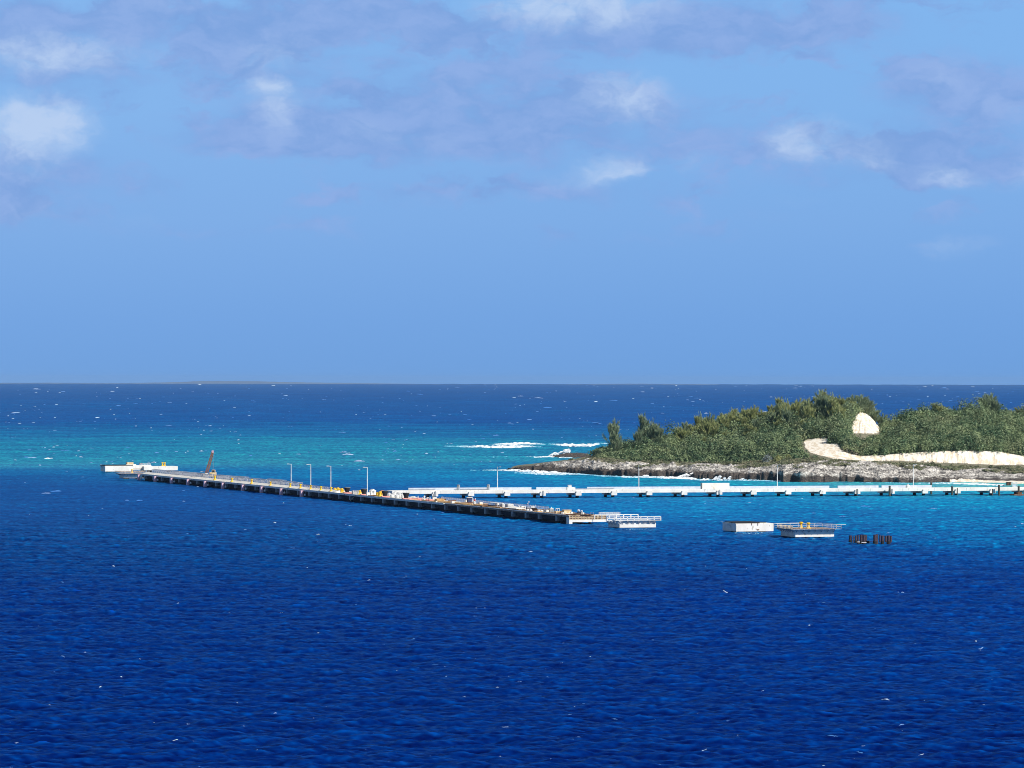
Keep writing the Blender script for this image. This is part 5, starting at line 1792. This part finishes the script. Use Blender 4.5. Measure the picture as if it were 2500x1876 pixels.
def surf_line(pts, dens, hpx, size=.5, spread=2.0):
    """pts: photo (x, y, weight) along the water line; hpx: height of the foam in photo px"""
    for (x0, y0_, w0), (x1, y1, w1) in zip(pts[:-1], pts[1:]):
        n = int(abs(x1 - x0) * dens * (w0 + w1) / 2) + 2
        t = rs.rand(n)
        px = x0 + (x1 - x0) * t
        w = w0 + (w1 - w0) * t
        lump = nr2.fbm(px / 7, px * 0 + y0_, 3) * 1.5
        keep = rs.rand(n) < np.clip((nr3.fbm(px / 11, px * 0 + y1, 3) - .28) * 3.2 + w - .35, .08, 1)
        t, px, w, lump = t[keep], px[keep], w[keep], lump[keep]
        n = len(t)
        py = y0_ + (y1 - y0_) * t + rs.randn(n) * .3
        D = H * F / (lvl(px, py) - Y0)
        y = D + rs.randn(n) * spread
        x = (px - 1250) / F * D
        z = rs.rand(n) ** 1.3 * hpx * w * lump * D / F
        flecks(x, y, z + .12, size * (.6 + .6 * w), thick=np.clip(w * 1.1, 0, 1) * rs.uniform(.6, 1, n))


def splash(cx, cy, rx, ry, n, size=.45, lean=.3, up=True):
    """burst of spray: photo centre of its foot and half sizes in photo px"""
    D = H * F / (lvl(cx, cy) - Y0)
    t = rs.rand(n) ** .8
    a = rs.uniform(-1, 1, n) * (1 - .55 * t)
    px = cx + rx * (a + lean * t)
    z = t * ry * D / F * (1 - .45 * np.abs(a)) * (.7 + .6 * nr3.fbm(px / 5, t * 2, 3))
    y = D + rs.randn(n) * 1.6
    x = (px - 1250) / F * D
    flecks(x, y, z + .1, size, .1)


# rollers on the reef
surf_line([(1085, 1090, .0), (1130, 1091.5, .35), (1180, 1093, .8), (1240, 1094, 1.0), (1300, 1092, .5)], 26, 4.5, 1.1)
surf_line([(1195, 1086, .1), (1235, 1087, .9), (1262, 1087, 1.0), (1290, 1085, .8), (1330, 1086.5, .3)], 24, 4.0, 1.1)
surf_line([(1250, 1090, .6), (1290, 1091, .5), (1325, 1093, .15)], 14, 3.0, 1.0, 8)
surf_line([(1340, 1085, .05), (1360, 1087, .5), (1395, 1090, 1.0), (1440, 1090, .9), (1460, 1086, .5)], 28, 4.8, 1.1)
surf_line([(1455, 1083, .3), (1480, 1084, .4), (1520, 1087, .15)], 10, 2.5, 1.0)
surf_line([(1620, 1064, .1), (1634, 1065.5, .7), (1650, 1065, .2)], 16, 2.0, 1.2)
# foam trail and spray round the outlying rock
surf_line([(1180, 1116, .05), (1270, 1116.5, .25), (1320, 1117, .6), (1345, 1117, .9), (1395, 1118.5, .4)], 14, 1.3, .8)
splash(1352, 1115, 14, 9, 420, .55)
splash(1374, 1108, 16, 11, 420, .5, .8)
# round the point
surf_line([(1150, 1149, .05), (1190, 1149, .25), (1220, 1149.5, .45), (1250, 1150, .8), (1280, 1152, 1.0), (1330, 1155, 1.2), (1380, 1158, .6), (1440, 1160, .25), (1475, 1163.5, .35), (1520, 1165, .2)], 24, 3.4, .62)
surf_line([(1258, 1155, .1), (1310, 1157.5, .6), (1380, 1160, .4)], 18, 1.2, .7, 5)
splash(1322, 1150, 20, 7, 900, .5)
splash(1340, 1151, 15, 17, 1500, .5, .1)
splash(1330, 1152, 26, 8, 900, .5, .1)
surf_line([(1520, 1166, .5), (1600, 1167, .6), (1650, 1169, 1.0), (1690, 1170.5, 1.0), (1700, 1172, .5)], 26, 4.0, .6)
splash(1672, 1169, 26, 11, 1700, .5, .35)
splash(1690, 1169, 8, 14, 500, .45, .1)
splash(1575, 1166, 10, 6, 260, .4)
surf_line([(1700, 1172, .3), (1760, 1173, .5), (1790, 1173.5, .2), (1830, 1173.5, .5), (1880, 1175, .25), (1908, 1176, .5)], 22, 2.4, .5)
for cx_, hh_, nn_ in ((1712, 4, 60), (1722, 5, 70), (1742, 11, 110), (1751, 13, 130), (1763, 8, 70), (1776, 9, 70), (1807, 5, 40), (1907, 9, 120)):
    splash(cx_, 1173.5, 3.6, hh_, nn_, .34, 2.2)
surf_line([(2100, 1179, .05), (2200, 1181, .15), (2300, 1181, .5), (2380, 1183, .8), (2450, 1186, .8)], 9, .8, .6, 3)
for (a_, b_x, yb_) in [(1795, 1888, 1302.5), (1945, 2037, 1316), (1516, 1600, 1293)]:
    surf_line([(a_, yb_, .22), ((a_ + b_x) / 2, yb_ + .8, .34), (b_x, yb_ - .5, .12)], 1.6, .4, .25, 1.8)
FV = np.concatenate(FV).reshape(-1, 3)
sf = tag(mesh_obj('surf', FV, np.arange(len(FV)).reshape(-1, 4), [m_foam]), kind='stuff')
FT = np.concatenate(FT).astype(np.float32)
sf.data.attributes.new('thick', 'FLOAT', 'POINT').data.foreach_set('value', FT)
